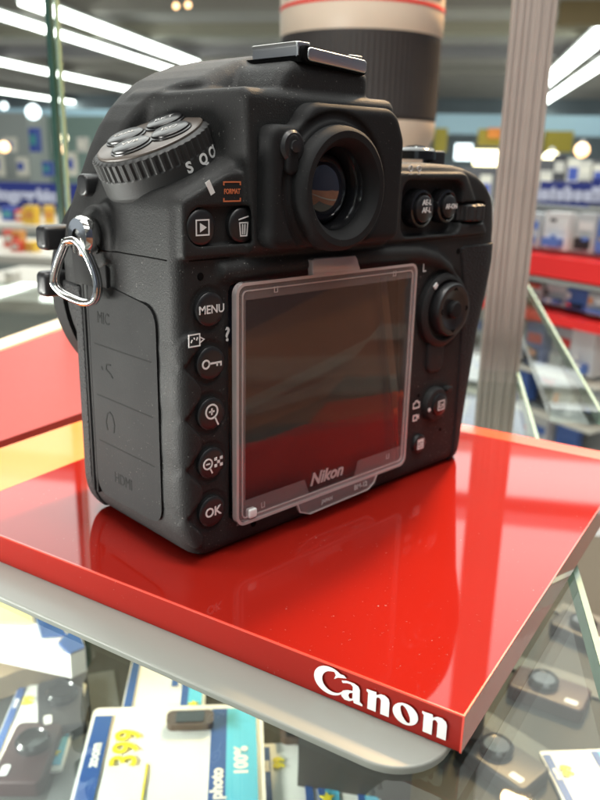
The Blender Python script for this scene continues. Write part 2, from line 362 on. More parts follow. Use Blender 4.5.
def plane(x, y, z, p, n): n = Vector(n).normalized(); return (x-p[0])*n.x+(y-p[1])*n.y+(z-p[2])*n.z
def XR(z): return lin(z, [0, 8, 20, 44, 55, 66, 76, 87, 100], [129.5, 130.3, 131.8, 135.2, 138.2, 140, 139.8, 138, 136])
def body_sdf(x, y, z):
    # main box with its rounded right end
    zz = np.asarray(z); xr = XR(zz)
    hx = rect2(x, y, 8.5, 1000, 0, 48, 4.5)                # left end, back and front
    e = rect2(x-xr, y, -400, 0, 0, 62, 15)                  # right end in plan
    plan = smax(hx, e, 2.0)
    low = smax(plan, np.abs(z-49)-49, 5.0)                 # z 0..98
    low = smax(low, plane(x, y, z, (13.5, 0, 0), (-0.8, 0, -0.6)), 4.0)      # bottom-left chamfer
    # rounded right shoulder
    rs = rect2(x, z, -100, 0, -100, 97.5, 24)
    topr = lin(x, [80, 98, 108, 114, 120, 126, 131, 135, 138, 141], [95.2, 95.6, 95.2, 94.3, 92.6, 89.4, 85.2, 80.3, 74, 66])
    low = smax(low, np.where(x > 60, (z-topr)*0.78, -50.0), 2.5)
    low = smax(low, (-0.95*(x-8.5)+0.31*(y-24))-np.clip((78-z)*0.6, 0, 20), 2.5)
    # left shoulder slopes with the dial
    sh = plane(x, y, z, DC-DN*7.3, DN)
    sh = np.where(x > 60, -50.0, sh) if not np.isscalar(x) else sh
    low = smax(low, smin(sh, np.abs(x-200)-150+0*z, 6.0), 3.0)
    # front hump behind the dial
    top = lin(x, [8, 13, 15.5, 18, 20.5, 23.5, 27, 31, 35.5, 41, 48, 55, 62, 70, 76, 80, 84, 88, 94], [76, 88, 94, 99.5, 104, 108, 111.4, 114.3, 116.5, 118.6, 120.3, 121.4, 121.8, 121.4, 119.4, 116.2, 111, 104, 92])
    hump = smax(smax((z-top)*0.72, np.abs(y-33.5)-19.5, 7.0), smax(9-x, x-95, 2.0), 3.0)
    dx_, dy_, dz_ = x-DC.x, y-DC.y, z-DC.z
    hN = dx_*DN.x+dy_*DN.y+dz_*DN.z; rad_ = np.sqrt(mx_(dx_*dx_+dy_*dy_+dz_*dz_-hN*hN, 0))
    hump = smax(hump, -smax(rad_-15.9, -hN-7.7, 1.5), 2.0)
    hump = smax(hump, 60-z, 2)
    d = smin(low, hump, 2.2)
    # prism housing
    pr = box(x, y, z, 24.6, 77.5, -2.6, 44, 74.6, 110.8, 2.6)
    pr = smax(pr, plane(x, y, z, (25.8, 0, 100), (-0.995, 0, -0.06)), 1.5)
    pr = smax(pr, plane(x, y, z, (76.8, 0, 100), (0.97, 0, 0.10)), 2.5)
    d = smin(d, pr, 1.6)
    hs = box(x, y, z, 34.5, 68.0, -0.6, 40, 100, 117.6, 3.0)
    hs = smax(hs, plane(x, y, z, (40.5, 0, 117.6), (-0.8, 0, 0.6)), 3.0)
    d = smin(d, hs, 0.9)
    # the right deck dips a little next to the prism
    # raised rim that frames the screen panel
    ridge_z = lin(x, [0, 26, 82, 92, 101, 108, 114, 119], [70.6, 71.2, 71.2, 70.6, 68.5, 64.5, 58, 49])
    rd = np.sqrt((z-ridge_z)**2*0.75+(y+0.1)**2)-1.5
    rd = smax(rd, smax(20-x, x-117, 2), 1.5)
    d = smin(d, rd, 2.2)
    # step above the seam
    up = box(x, y, z, 9.5, 128, -0.9, 20, 74.6, 93, 0.8)
    up = smax(up, plane(x, y, z, DC-DN*8.3, DN), 1.0)
    up = smax(up, np.where(x > 60, (z-topr)*0.78+0.8, -50.0), 1.0)
    up = smax(up, 0.8*(x-120)+0.6*(z-84), 3.0)
    d = smin(d, up, 0.7)
    # scalloped raised strip left of the button column
    sc = 12.6+1.5*np.cos((z-6.5)*2*math.pi/12.5)
    
    st2 = smax(smax(x-sc, smax(z-58, 4-z, 1), 0.6), np.abs(y-6)-6.7, 0.4)
    st2 = smax(st2, (8.4-x), 5.0); st2 = smax(st2, plane(x, y, z, (13.5, 0, 0), (-0.8, 0, -0.6)), 4.0)
    d = smin(d, st2, 0.35)
    # pocket around play and trash buttons
    pk = smax(rect2(x, z, 10.6, 31.5, 77.2, 85.6, 4.1), np.abs(y+0.5)-1.3, 0.4)
    d = smax(d, -pk, 0.5)
    # pocket of the focus buttons
    pk = smax(rect2(x, z, 82.6, 111, 75.6, 91.0, 3.6), np.abs(y+1)-4.0, 0.4)
    d = smax(d, -pk, 0.6)
    # slot of the rear command wheel
    pk = smax(rect2(x, z, 110.5, 125, 78.2, 84.6, 2.0), np.abs(y+1)-4.0, 0.4)
    d = smax(d, -pk, 0.5)
    # round wells of the five buttons
    for zc in (63, 50.5, 38.2, 25.8, 13.2):
        well = smax(np.sqrt((x-17)**2+(z-zc)**2)-5.0, np.abs(y)-0.75, 0.5)
        d = smax(d, -well, 0.8)
    # joystick well
    well = smax(np.sqrt((x-106.3)**2+(z-53.2)**2)-12.3, np.abs(y)-0.8, 0.5); d = smax(d, -well, 0.8)
    # strap lug boss on the side
    bs = smax(np.sqrt((y-32)**2+(z-77)**2)-7.5+0*x, np.abs(x-9)-2.0, 1.0)
    d = smin(d, bs, 2.0)
    pk = smax(rect2(x, z, 23.2, 88.2, 8.4, 68.0, 1.5), np.abs(y)-5.4, 0.3); d = smax(d, -pk, 0.3)
    # eyepiece tunnel
    tn = smax(np.sqrt((x-49.3)**2+(z-89.2)**2)-8.3, np.abs(y+3)-5, 0.5); d = smax(d, -tn, 0.3)
    # lens mount collar in front
    mt = smax(np.sqrt((x-46)**2+(z-61)**2)-33.5, np.abs(y-50)-9, 2.0); mt = smax(mt, -z+3, 1)
    d = smin(d, mt, 3.0)
    return d

cam_root = thing('digital_camera', (0.075, 0.025, 0), 'black digital camera without straps standing on the red slab, seen from behind', 'camera')
P_, F_ = sdf_mesh(body_sdf, (-2, -6, -1), (150, 68, 126), 0.6)
body = put_np('body', P_, F_, m_body, cam_root)

# --- textured rubber skins: body surface offset outwards, cut to a region
def skin(name, region, lo, hi, off=0.55, m=m_rub, parent=cam_root, h=0.6):
    f = lambda x, y, z: smax(smax(body_sdf(x, y, z)-off, -(body_sdf(x, y, z)+1.2), 0.2), region(x, y, z), 0.45)
    P, Fa = sdf_mesh(f, lo, hi, h); return put_np(name, P, Fa, m, parent)
skin('grip_rubber', lambda x, y, z: smax(smax(lin(z, [0, 10, 40, 60, 72], [118, 118, 117.5, 116, 113.0])-x, z-71.5, 2.5), y-48, 0.4), (108, -3, 0), (150, 52, 76))
skin('grip_rubber', lambda x, y, z: smax(smax(41.5-y, x-22, 0.4), smax(z-64, 1.5-z, 2), 1), (4, 38, 0), (26, 56, 68))

# --- terminal door on the left side
SIDE = fr((8.5, 0, 0), (0, -1, 0), (0, 0, 1))      # u = -y
door = [(-36, 7), (-10.5, 7)] 
dpts = [(-8.4, 9.6), (-8.6, 62.4), (-37.5, 66.5), (-37.5, 9.2)]
dpts = list(reversed(dpts))
dpts = round_poly(dpts, 4.5, 7)
prism('terminal_door', dpts, -1.0, 0.6, SIDE, m_soft, cam_root, bev=0.4)
door = cam_root.children[-1]
for u in (-38.6, -40.6):
    prism('side_rib', rr(u-0.45, u+0.45, 8, 67, 0.4), -0.5, 0.55, SIDE, m_soft, cam_root, bev=0.3)
for zc in (50, 36.5, 24):
    prism('hinge_groove', rr(-36, -10.5, zc-0.15, zc+0.15, 0.1), 0.59, 0.63, SIDE, m_groove, door)
def side_text(s, y, z, size):
    text('terminal_lettering', s, size, fr((8.5, y, z), (0, -1, 0), (0, 0, 1)), m_groove, door, w=0.61, th=0.1, sx=0.8)
side_text('MIC', 31, 57, 4.2); side_text('HDMI', 25, 15.5, 4.2)
SD = fr((8.5, 31, 43.5), (0, -1, 0), (0, 0, 1))
strokes('usb_mark', [[(-2, 1), (-1.5, 0.2)], [(2.5, 2.2), (0.5, 2.0), (0.2, 0.6), (1.5, 0.2), (3.2, -1.0)]], 0.4, SD, m_groove, door, 0.59, 0.68)
SD = fr((8.5, 30, 30), (0, -1, 0), (0, 0, 1))
strokes('headphone_mark', [[(-1.5, -2.2), (-2, 0), (-1.2, 2.3), (0, 3), (1.2, 2.3), (2, 0), (1.5, -2.2)]], 0.4, SD, m_groove, door, 0.59, 0.68)

# --- mode dial
DF = fr(DC, DA, DB)
dial = lathe('mode_dial', [(0.1, -9.2), (14.3, -9.2), (14.5, -8.5), (14.5, -8.3), (14.4, -4.8), (14.4, -4.5), (14.1, -4.3), (14.1, -4.1), (14.1, -0.6), (13.6, -0.1), (0.1, -0.1)], DF, m_knob, cam_root, n=192,
             rad=lambda r, w, k: r+(0.42 if (14.0 < r < 14.2 and k % 4 < 2) else 0))
lathe('dial_plate', [(0.1, -0.3), (12.9, -0.3), (12.9, 0.35), (12.4, 0.7), (0.1, 0.7)], DF, m_dial, dial, n=72)
for a, s in ((197, 'WB'), (282, 'ISO'), (17, 'BKT'), (107, 'QUAL')):
    cu_, cv_ = 7.0*math.cos(math.radians(a)), 7.0*math.sin(math.radians(a))
    b = lathe('dial_button', [(0.1, 0.5), (5.0, 0.5), (4.95, 1.0), (4.6, 1.15), (4.5, 0.9), (4.45, 1.5), (3.9, 1.8), (0.1, 1.9)], DF, m_dbtn, dial, n=40, cu=cu_, cv=cv_)
    vd = (Vector((math.cos(SA-0.1), math.sin(SA-0.1), 0))); rt = Vector((0.74, -0.67, 0)); rt = (rt-DN*rt.dot(DN)).normalized(); up_ = DN.cross(rt)
    c3 = DC+DA*cu_+DB*cv_
    text('button_lettering', s, 2.6 if len(s) < 4 else 1.9, fr(c3, rt, up_), m_grey, b, w=1.92, th=0.05, bold=0.03)
# letters S Q CL on the dial skirt
def dial_wrap(phi0):
    def w(x, y, z):
        a = phi0+x/14.9; r = 14.48+z
        return (DC+DA*(r*math.cos(a))+DB*(r*math.sin(a))+DN*(-5.85+y))*MMF
    return w
def view_phi(dpx):   # angle on the dial that faces the camera, shifted sideways
    d = CAM*1000-DC; return math.atan2(d.dot(DB), d.dot(DA))+dpx
text('dial_lettering', 'S', 3.4, None, m_white, dial, wrap=dial_wrap(view_phi(0.40)), bold=0.12, w=0.0, th=0.1)
text('dial_lettering', 'Q', 3.3, None, m_white, dial, wrap=dial_wrap(view_phi(0.70)), bold=0.12, w=0.0, th=0.1)
text('dial_lettering', 'CL', 3.3, None, m_white, dial, wrap=dial_wrap(view_phi(0.99)), bold=0.1, w=0.0, th=0.1)
# index mark, format mark
strokes('index_mark', [[(16.1, 91.0), (17.6, 88.3)]], 1.3, BACK(-0.9), m_white, cam_root, 0, 0.1)
strokes('format_mark', [[(20.6, 90.1), (20.6, 90.8), (25.3, 90.8), (25.3, 90.1)], [(20.6, 87.4), (20.6, 86.7), (25.3, 86.7), (25.3, 87.4)]], 0.3, BACK(-0.9), m_orange, cam_root, 0, 0.1)
text('format_lettering', 'FORMAT', 1.5, fr((22.95, -0.9, 88.75), (1, 0, 0), (0, 0, 1)), m_orange, cam_root, w=0.06, bold=0.04, sx=0.78)

# --- back buttons
def button(xc, zc, r, y, m=m_btn, h=1.0, name='button', sq=1.0):
    b = lathe(name, [(0.1, -2), (r, -2), (r, h*0.55), (r*0.93, h*0.82), (r*0.75, h*0.96), (0.1, h)], BACK(y), m, cam_root, n=44, cu=xc, cv=zc)
    return b
def icon(b, xc, zc, lines, y, wd=0.36, m=m_white): return strokes('button_icon', [[(xc+p[0], zc+p[1]) for p in l] for l in lines], wd, BACK(y), m, b, 0, 0.1)
Z5 = (63, 50.5, 38.2, 25.8, 13.2)
yb = 0.3; top_y = yb-1.02
bs5 = [button(17, z, 3.9, yb) for z in Z5]
text('button_lettering', 'MENU', 2.7, fr((17.1, top_y, Z5[0]), (1, 0, 0), (0, 0, 1)), m_white, bs5[0], bold=0.03, sx=0.98)
def arc(cx, cy, r, a0=0, a1=360, n=18): return [(cx+r*math.cos(math.radians(a0+(a1-a0)*k/n)), cy+r*math.sin(math.radians(a0+(a1-a0)*k/n))) for k in range(n+1)]
icon(bs5[1], 17, Z5[1], [arc(-1.7, 0, 0.95), [(-0.75, 0), (2.6, 0), (2.6, -0.9)], [(1.5, 0), (1.5, -0.8)]], top_y, 0.42)
icon(bs5[2], 17, Z5[2], [arc(-0.2, 0.7, 1.7), [(0.7, -0.8), (1.7, -2.9)], [(-1.0, 0.7), (0.6, 0.7)], [(-0.2, -0.1), (-0.2, 1.5)]], top_y, 0.42)
icon(bs5[3], 17, Z5[3], [arc(-1.5, 0.2, 1.25), [(-0.9, -1.0), (-0.2, -2.4)], [(-2.1, 0.2), (-0.9, 0.2)]], top_y, 0.38)
chk = []
for i in range(3):
    for j in range(3):
        if (i+j) % 2 == 0: chk.append([(0.4+i*0.85, 1.0-j*0.85), (1.2+i*0.85, 1.0-j*0.85)])
icon(bs5[3], 17, Z5[3], chk, top_y, 0.75)
text('button_lettering', 'OK', 3.3, fr((16.9, top_y, Z5[4]), (1, 0, 0), (0, 0, 1)), m_white, bs5[4], bold=0.07)
text('help_mark', '?', 4.6, fr((22.1, -0.05, 56.4), (1, 0, 0), (0, 0, 1)), m_white, cam_root, bold=0.1)
strokes('retouch_mark', [[(10.4, 55.3), (10.4, 58.0), (13.4, 58.0), (13.4, 55.3), (10.4, 55.3)], [(13.5, 57.2), (14.6, 56.6), (13.5, 56.0)], [(11.0, 56.2), (11.3, 56.9)], [(11.8, 57.3), (12.0, 56.9)], [(12.5, 56.6), (12.8, 57.3)]], 0.28, BACK(-1.0), m_white, cam_root, 0, 0.1)
# play + trash
b = button(14.6, 81.3, 3.9, 0.2, h=1.2); ty = 0.2-1.22
icon(b, 14.6, 81.3, [[(-1.7, -1.6), (-1.7, 1.6), (1.7, 1.6), (1.7, -1.6), (-1.7, -1.6)]], ty, 0.3)
prism('button_icon', [(13.9, 80.3), (15.7, 81.3), (13.9, 82.3)], 0, 0.1, BACK(ty), m_white, b)
b = button(26.2, 81.3, 3.9, 0.2, h=1.2)
icon(b, 26.2, 81.0, [[(-1.2, 0.9), (-0.9, -2.0), (0.9, -2.0), (1.2, 0.9), (-1.2, 0.9)], [(-0.35, 0.6), (-0.3, -1.7)], [(0.35, 0.6), (0.3, -1.7)], [(-1.5, 1.6), (1.4, 2.3)]], ty, 0.28)

# --- screen under the clip-on clear cover
SCF = fr((0, -0.6, 8.8), (1, 0, 0), (0, 0.075, 1))
scr = prism('screen', rr(23.4, 88.0, -0.2, 59.0, 1.5), -0.6, 0.2, SCF, m_lcd, cam_root, bev=0.3)
text('maker_lettering', 'Nikon', 4.9, fr((56.6, -0.6, 12.2), (1, 0, 0), (0, 0, 1)), m_white, scr, w=0.1, bold=0.14, shear=0.28, sx=1.05)
cy = -1.9
outer = rr(22.7, 88.7, 7.9, 68.5, 2.6, 6)
prism('screen_cover', outer, -0.55, 0.55, BACK(cy), m_clear, cam_root, bev=0.3)
cover = cam_root.children[-1]
# frosted border with the window opening (notch for the name)
def frost_border():
    bm = bmesh.new()
    inn = [(25.6, 14.3), (25.6, 64.5), (86.8, 64.5), (86.8, 14.3), (67.2, 14.3), (66.0, 9.9), (48.0, 9.9), (46.2, 14.3)]
    o = [(22.9, 8.2), (22.9, 68.2), (88.5, 68.2), (88.5, 8.2), (67.2, 8.2), (66, 8.2), (48, 8.2), (46.2, 8.2)]
    inn = inn; n = len(o); Fm = BACK(cy)
    vs = [Fm(p[0], p[1], 0.62) for p in o]+[Fm(p[0], p[1], 0.62) for p in inn]
    fs = [(i, (i+1) % n, n+(i+1) % n, n+i) for i in range(n)]
    return put('cover_border', vs, fs, m_frost, cover)
frost_border()
ringprism('cover_rim', rr(22.6, 88.8, 7.8, 68.6, 2.7, 6), rr(23.35, 88.05, 8.55, 67.85, 2.1, 6), -0.7, 0.9, BACK(cy), m_edge, cover)
ringprism('cover_rim', rr(24.4, 87.1, 9.5, 66.8, 1.4, 6), rr(24.75, 86.8, 9.8, 66.5, 1.2, 6), 0.62, 0.8, BACK(cy), m_edge, cover)
tp = [(47.2, 68.5), (64.6, 68.5), (64.0, 69.9), (63.2, 71.6), (62.4, 72.4), (47.8, 72.6), (46.6, 72.2), (46.8, 70.4)]
prism('cover_tab', tp, -0.8, 1.0, BACK(cy), m_edge, cover, bev=0.4)
bt = [(43.6, 7.9), (44.6, 5.6), (48.4, 4.0), (72.0, 4.4), (74.4, 5.6), (75.6, 7.9)]
prism('cover_tab', bt, -0.6, 0.8, BACK(cy), m_frost, cover, bev=0.3)
strokes('cover_tab_edge', [[(43.6, 7.9), (44.6, 5.4), (48.4, 3.8), (72.0, 4.2), (74.6, 5.6), (75.8, 7.9)]], 0.35, BACK(cy), m_edge, cover, 0.5, 0.95)
text('cover_lettering', 'BM-12', 2.1, fr((68.8, cy, 6.3), (1, 0, 0), (0, 0, 1)), m_grey, cover, w=0.85, bold=0.05)
text('cover_lettering', 'JAPAN', 1.5, fr((55.0, cy, 5.9), (1, 0, 0), (0, 0, 1)), m_grey, cover, w=0.85, bold=0.02)
for (u, v) in ((35.0, 66.2), (79.0, 66.4), (31.5, 11.4), (80.5, 12.4)):
    strokes('cover_mark', [[(u-0.5, v+0.7), (u-0.5, v-0.7), (u+0.5, v-0.7), (u+0.5, v+0.7)]], 0.18, BACK(cy), m_edge, cover, 0.6, 0.72)
prism('cover_clip', rr(26.6, 29.2, 9.0, 11.4, 0.5), -0.3, 1.1, BACK(cy), m_white, cover, bev=0.3)

# --- viewfinder: rubber plate, round eyecup
EX, EZ = 49.4, 89.3
def plate_sdf(x, y, z):
    p = smin(rect2(x, z, 28.8, 74.6, 76.0, 103.2, 3.2), rect2(x, z, 38.5, 73.4, 84, 108.4, 6.0), 2.5)
    p = smax(p+0*y, np.abs(y+3.4)-4.0, 2.4)
    groove = smax(np.abs(np.sqrt((x-49.4)**2+(z-89.3)**2)-16.4)-0.9, np.abs(y+7.6)-0.9, 0.5)
    p = smax(p, -groove, 0.6)
    return smax(p, -(np.sqrt((x-49.4)**2+(z-89.3)**2)-10.6)+0*y, 0.4)
P_, F_ = sdf_mesh(plate_sdf, (27, -9, 74), (77, 2, 111), 0.5); put_np('eyepiece_plate', P_, F_, m_soft, cam_root)
ec = lathe('eyecup', [(14.6, -5), (14.5, 5.2), (14.3, 6.6), (13.9, 7.9), (13.1, 8.5), (11.6, 8.4), (10.6, 7.4), (10.3, 6.8), (9.9, 6.4), (9.7, 4.8), (9.6, 1), (9.6, -4)], BACK(-2.6), m_soft, cam_root, n=80, cu=EX, cv=EZ)
ec.data.polygons  # open tube: drop the two end caps
bm = bmesh.new(); bm.from_mesh(ec.data); bm.faces.ensure_lookup_table()
bmesh.ops.delete(bm, geom=[f for f in bm.faces if len(f.verts) > 10], context='FACES_ONLY'); bm.to_mesh(ec.data); bm.free()
tn_ = lathe('eyepiece_tunnel', [(9.6, 4.6), (8.9, 3.2), (8.5, 2.0), (8.3, -0.5)], BACK(-2.6), m_gloss, cam_root, n=48, cu=EX, cv=EZ)
bm = bmesh.new(); bm.from_mesh(tn_.data)
bmesh.ops.delete(bm, geom=[f for f in bm.faces if len(f.verts) > 10], context='FACES_ONLY'); bm.to_mesh(tn_.data); bm.free()
lathe('eyepiece_glass', [(8.4, 0.4), (7.4, 1.9), (5.8, 3.0), (4.0, 3.7), (2.0, 4.1), (0.1, 4.2)], BACK(-2.6), m_lens, cam_root, n=48, cu=EX-0.6, cv=EZ)
# shutter lever knob at the upper left of the eyepiece
lathe('eyepiece_lever', [(0.1, 0), (3.6, 0), (3.5, 2.2), (2.9, 2.8), (1.4, 2.9), (1.3, 3.5), (0.1, 3.6)], BACK(-5.6), m_btn, cam_root, n=40, cu=34.6, cv=98.6)
prism('eyepiece_lever', rr(32.6, 36.2, 92.5, 101.5, 1.7), 0.5, 3.4, BACK(-5.2), m_soft, cam_root, bev=0.8)

# --- hot shoe
SH = fr((0, 0, 119.0), (1, 0, 0), (0, 1, 0))
shoe = prism('hot_shoe', rr(43.0, 65.0, -0.6, 19, 1.2), -1.8, -0.4, SH, m_dark, cam_root)
prism('shoe_rail', rr(42.8, 47.2, 0.0, 16, 0.6), 1.6, 2.6, SH, m_steel, shoe, bev=0.25)
prism('shoe_rail', rr(43.0, 44.2, 0.0, 16, 0.5), -0.6, 1.6, SH, m_steel, shoe)
prism('shoe_rail', rr(60.8, 65.2, 0.0, 16, 0.6), 0.4, 1.4, SH, m_steel, shoe, bev=0.25)
BG = fr((54.2, -0.9, 118.4), (1, 0, -0.06), (0, 0, 1))
prism('shoe_guard', rr(-10.7, 11.0, -2.0, 1.9, 1.3), -1.4, 0.6, BG, m_dark, shoe, bev=0.4)
prism('shoe_guard_plate', rr(-9.6, 10.6, -1.5, 1.5, 1.0), 0.2, 1.0, BG, m_steel, shoe, bev=0.35)

# --- focus buttons, wheel, multi selector, lever
def ringbtn(xc, zc, r):
    lathe('button_collar', [(r+1.6, -4), (r+1.5, 1.2), (r+1.2, 1.9), (r+0.6, 2.1), (r+0.1, 1.6), (r, 0.4), (0.1, 0.3)], BACK(1.4), m_gloss, cam_root, n=48, cu=xc, cv=zc)
    return lathe('button', [(0.1, -1), (r-0.2, -1), (r-0.2, 2.6), (r-0.8, 3.1), (0.1, 3.2)], BACK(1.4), m_btn, cam_root, n=48, cu=xc, cv=zc)
b = ringbtn(92.2, 83.2, 3.9); FT = lambda x, z: fr((x, 1.4-3.22, z), (1, 0, 0), (0, 0, 1))
text('button_lettering', 'AE-L\nAF-L', 2.1, FT(92.4, 83.9), m_white, b, bold=0.05, sx=0.95)
b = ringbtn(104.0, 83.6, 3.4)
text('button_lettering', 'AF-ON', 1.9, FT(104.1, 83.6), m_white, b, bold=0.05, sx=0.95)
wl = fr((110.9, 4.2, 81.2), (0, -1, 0), (0, 0, 1)); wl = fr((111.2, 4.4, 81.3), (0, 0, 1), (0, 1, 0))
def wheelf(u, v, w): return (Vector((117.8+u, 6.0+v, 78.9+w)))*MMF
lathe('command_wheel', [(0.1, 0), (7.6, 0), (8.0, 0.5), (8.0, 4.5), (7.6, 5.0), (0.1, 5.0)], wheelf, m_knob, cam_root, n=80, rad=lambda r, w, k: r+(0.6 if (r > 7.7 and k % 4 < 2) else 0))
for i, s in enumerate(('(•)', '$')): pass
for xx in (84.9, 88.7):
    strokes('meter_mark', [arc(xx, 94.0, 0.75, n=12), [(xx-0.5, 92.6), (xx+0.5, 92.6)]], 0.3, BACK(-1.05), m_grey, cam_root, 0, 0.3)
# multi selector: lock ring and pad
JX, JZ = 106.3, 53.2
lathe('selector_ring', [(0.1, -1), (11.4, -1), (11.3, 1.2), (10.6, 1.9), (9.4, 2.1), (8.9, 1.6), (8.8, 0.5), (0.1, 0.4)], BACK(0.4), m_body, cam_root, n=72, cu=JX-0.4, cv=JZ-0.2)
jp = lathe('selector_pad', [(0.1, 0), (8.2, 0), (8.2, 3.1), (7.7, 3.9), (7.0, 4.1), (5.6, 3.7), (3.4, 3.1), (0.1, 2.9)], BACK(0.4), m_btn, cam_root, n=64, cu=JX+0.8, cv=JZ)
lathe('selector_centre', [(0.1, 2.5), (2.7, 2.5), (2.7, 4.2), (2.2, 4.8), (0.1, 5.0)], BACK(0.4), m_soft, jp, n=40, cu=JX+1.0, cv=JZ)
for a in (0, 90, 180, 270):
    c_, s_ = math.cos(math.radians(a)), math.sin(math.radians(a)); q = (JX+0.8+6.0*c_, JZ+6.0*s_)
    strokes('selector_arrow', [[(q[0]-0.7*s_, q[1]+0.7*c_), (q[0]+0.7*c_, q[1]+0.7*s_), (q[0]+0.7*s_, q[1]-0.7*c_)]], 0.25, BACK(0.4), m_dark, jp, 3.9, 4.15)
strokes('lock_index', [[(JX-7.6, JZ+7.2), (JX-6.3, JZ+8.3)]], 1.2, BACK(0.4), m_white, cam_root, 1.9, 2.35)
text('lock_lettering', 'L', 3.4, fr((95.4, -0.05, 66.3), (1, 0, 0), (0, 0, 1)), m_white, cam_root, bold=0.05, w=0.06)
prism('selector_lever', rr(JX-6.5, JX+1.5, 33.5, 45, 3), -1, 1.0, BACK(0.4), m_body, cam_root, bev=0.8)
# live view switch
lv = lathe('live_view_switch', [(0.1, -1), (5.6, -1), (5.5, 1.0), (5.0, 1.7), (4.2, 1.9), (0.1, 1.8)], BACK(0.2), m_body, cam_root, n=56, cu=104.9, cv=23.2)
b = lathe('live_view_button', [(0.1, 1.5), (3.5, 1.5), (3.4, 2.5), (2.9, 2.8), (0.1, 2.9)], BACK(0.2), m_btn, cam_root, n=44, cu=105.2, cv=23.3)
icon(b, 105.2, 23.3, [[(-1.5, -1.4), (-1.5, 1.4), (1.5, 1.4), (1.5, -1.4), (-1.5, -1.4)]], 0.2-2.92, 0.3)
text('button_lettering', 'Lv', 2.3, fr((105.2, 0.2-2.92, 23.3), (1, 0, 0), (0, 0, 1)), m_white, b, bold=0.03)
prism('switch_tab', rr(109.2, 112.4, 26.4, 28.0, 0.7), 0, 2.0, BACK(0.2), m_body, lv, bev=0.4)
lathe('switch_dot', [(0.1, 1.8), (0.6, 1.8), (0.6, 2.0), (0.1, 2.0)], BACK(0.2), m_white, lv, n=16, cu=100.6, cv=22.4)
strokes('photo_mark', [[(94.6, 23.6), (94.6, 25.2), (95.3, 25.2), (95.6, 25.8), (96.5, 25.8), (96.8, 25.2), (97.5, 25.2), (97.5, 23.6), (94.6, 23.6)]], 0.4, BACK(-0.02), m_white, cam_root, 0, 0.1)
strokes('movie_mark', [[(94.9, 19.6), (94.9, 21.2), (96.6, 21.2), (96.6, 19.6), (94.9, 19.6)], [(96.7, 20.4), (97.5, 21.0), (97.5, 19.8)]], 0.42, BACK(-0.02), m_white, cam_root, 0, 0.1)
b = button(98.6, 11.4, 3.0, 0.3, h=1.0)
icon(b, 98.6, 11.4, [[(-1.3, -1.4), (-1.3, 1.4), (1.3, 1.4), (1.3, -1.4), (-1.3, -1.4)], [(-1.0, 0.9), (1.0, 0.9)], [(-0.6, 0.1), (1.0, 0.1)], [(-1.0, -0.6), (1.0, -0.6)]], 0.3-1.02, 0.42)
for k in range(3): strokes('speaker_slot', [[(102.2+k*1.5, 34.2), (103.2+k*1.5, 34.3)]], 0.35, BACK(-0.02), m_dark, cam_root, 0, 0.08)
for zc, xc in ((13.6, 109.5), (27.4, 96.8)):
    lathe('screw', [(0.1, 0), (0.55, 0), (0.5, 0.1), (0.1, 0.1)], BACK(-0.02), m_dark, cam_root, n=14, cu=xc, cv=zc)

# --- strap lug with its triangular ring
lug = lathe('strap_lug', [(1.9, 3.6), (4.3, 3.4), (4.9, 2.4), (4.9, 0.6), (4.3, -0.5)], fr((6.0, 32.0, 77.2), (0, -1, 0), (0, 0, 1)), m_chrome, cam_root, n=48)
bm = bmesh.new(); bm.from_mesh(lug.data)
bmesh.ops.delete(bm, geom=[f for f in bm.faces if len(f.verts) > 10], context='FACES_ONLY'); bm.to_mesh(lug.data); bm.free()
lathe('lug_eye', [(2.9, 3.0), (2.2, 1.4), (2.0, 0), (0.1, -0.1)], fr((6.0, 32.0, 77.2), (0, -1, 0), (0, 0, 1)), m_steel, lug, n=32)
tri = [(2.0, 35.5, 76.0), (1.0, 38.5, 70.5), (0.5, 40.0, 66.0), (1.2, 38.6, 63.6), (2.2, 36.0, 62.4), (3.4, 31.5, 61.6), (4.4, 28.6, 62.2), (4.9, 27.3, 64.4), (5.0, 27.6, 68.0), (4.2, 29.2, 72.6), (3.0, 32.0, 76.2), (2.0, 35.5, 76.0)]
ring = tube('strap_ring', [tuple(p) for p in bezier(tri, 6)], 0.9, m_chrome, cam_root)
tri2 = [(p[0]-1.2, p[1]-0.9, p[2]+0.15) for p in tri]
tube('strap_ring', [tuple(p) for p in bezier(tri2, 6)], 0.8, m_chrome, cam_root)
prism('ring_guard', [(-43, 64.5), (-27.5, 65), (-27.5, 73), (-34, 73.5), (-44, 76)], 0, 1.3, SIDE, m_soft, cam_root, bev=0.5)
# --- lens release and focus switch at the front edge, mount ring
lathe('lens_mount', [(0.1, 0), (34.6, 0), (34.6, 6), (33.5, 7), (31, 7.2), (0.1, 7.2)], fr((46, 58, 61), (-1, 0, 0), (0, 0, 1)), m_soft, cam_root, n=96)
prism('lens_release_button', rr(-2.8, 2.8, -3.2, 3.2, 1.6), 0, 7.5, fr((12.5, 56, 74.8), (0, -1, 0), (0, 0, 1)), m_btn, cam_root, bev=1.4)
prism('focus_mode_lever', rr(-2.6, 2.6, -3.4, 3.4, 1.6), 0, 6.8, fr((11, 56, 62.8), (0, -1, 0), (0, 0, 1)), m_btn, cam_root, bev=1.4)
prism('flash_button', rr(-2.4, 2.4, -2.8, 2.8, 2.0), 0, 5.0, fr((15, 42, 88.5), (0, -1, 0), (0, 0, 1)), m_btn, cam_root, bev=0.8)
for (y_, z_) in ((27.0, 74.5), (19.5, 70.0)):
    lathe('screw', [(0.1, 0), (1.0, 0), (0.9, 0.2), (0.1, 0.2)], fr((8.4, y_, z_), (0, -1, 0), (0, 0, 1)), m_dark, cam_root, n=18)
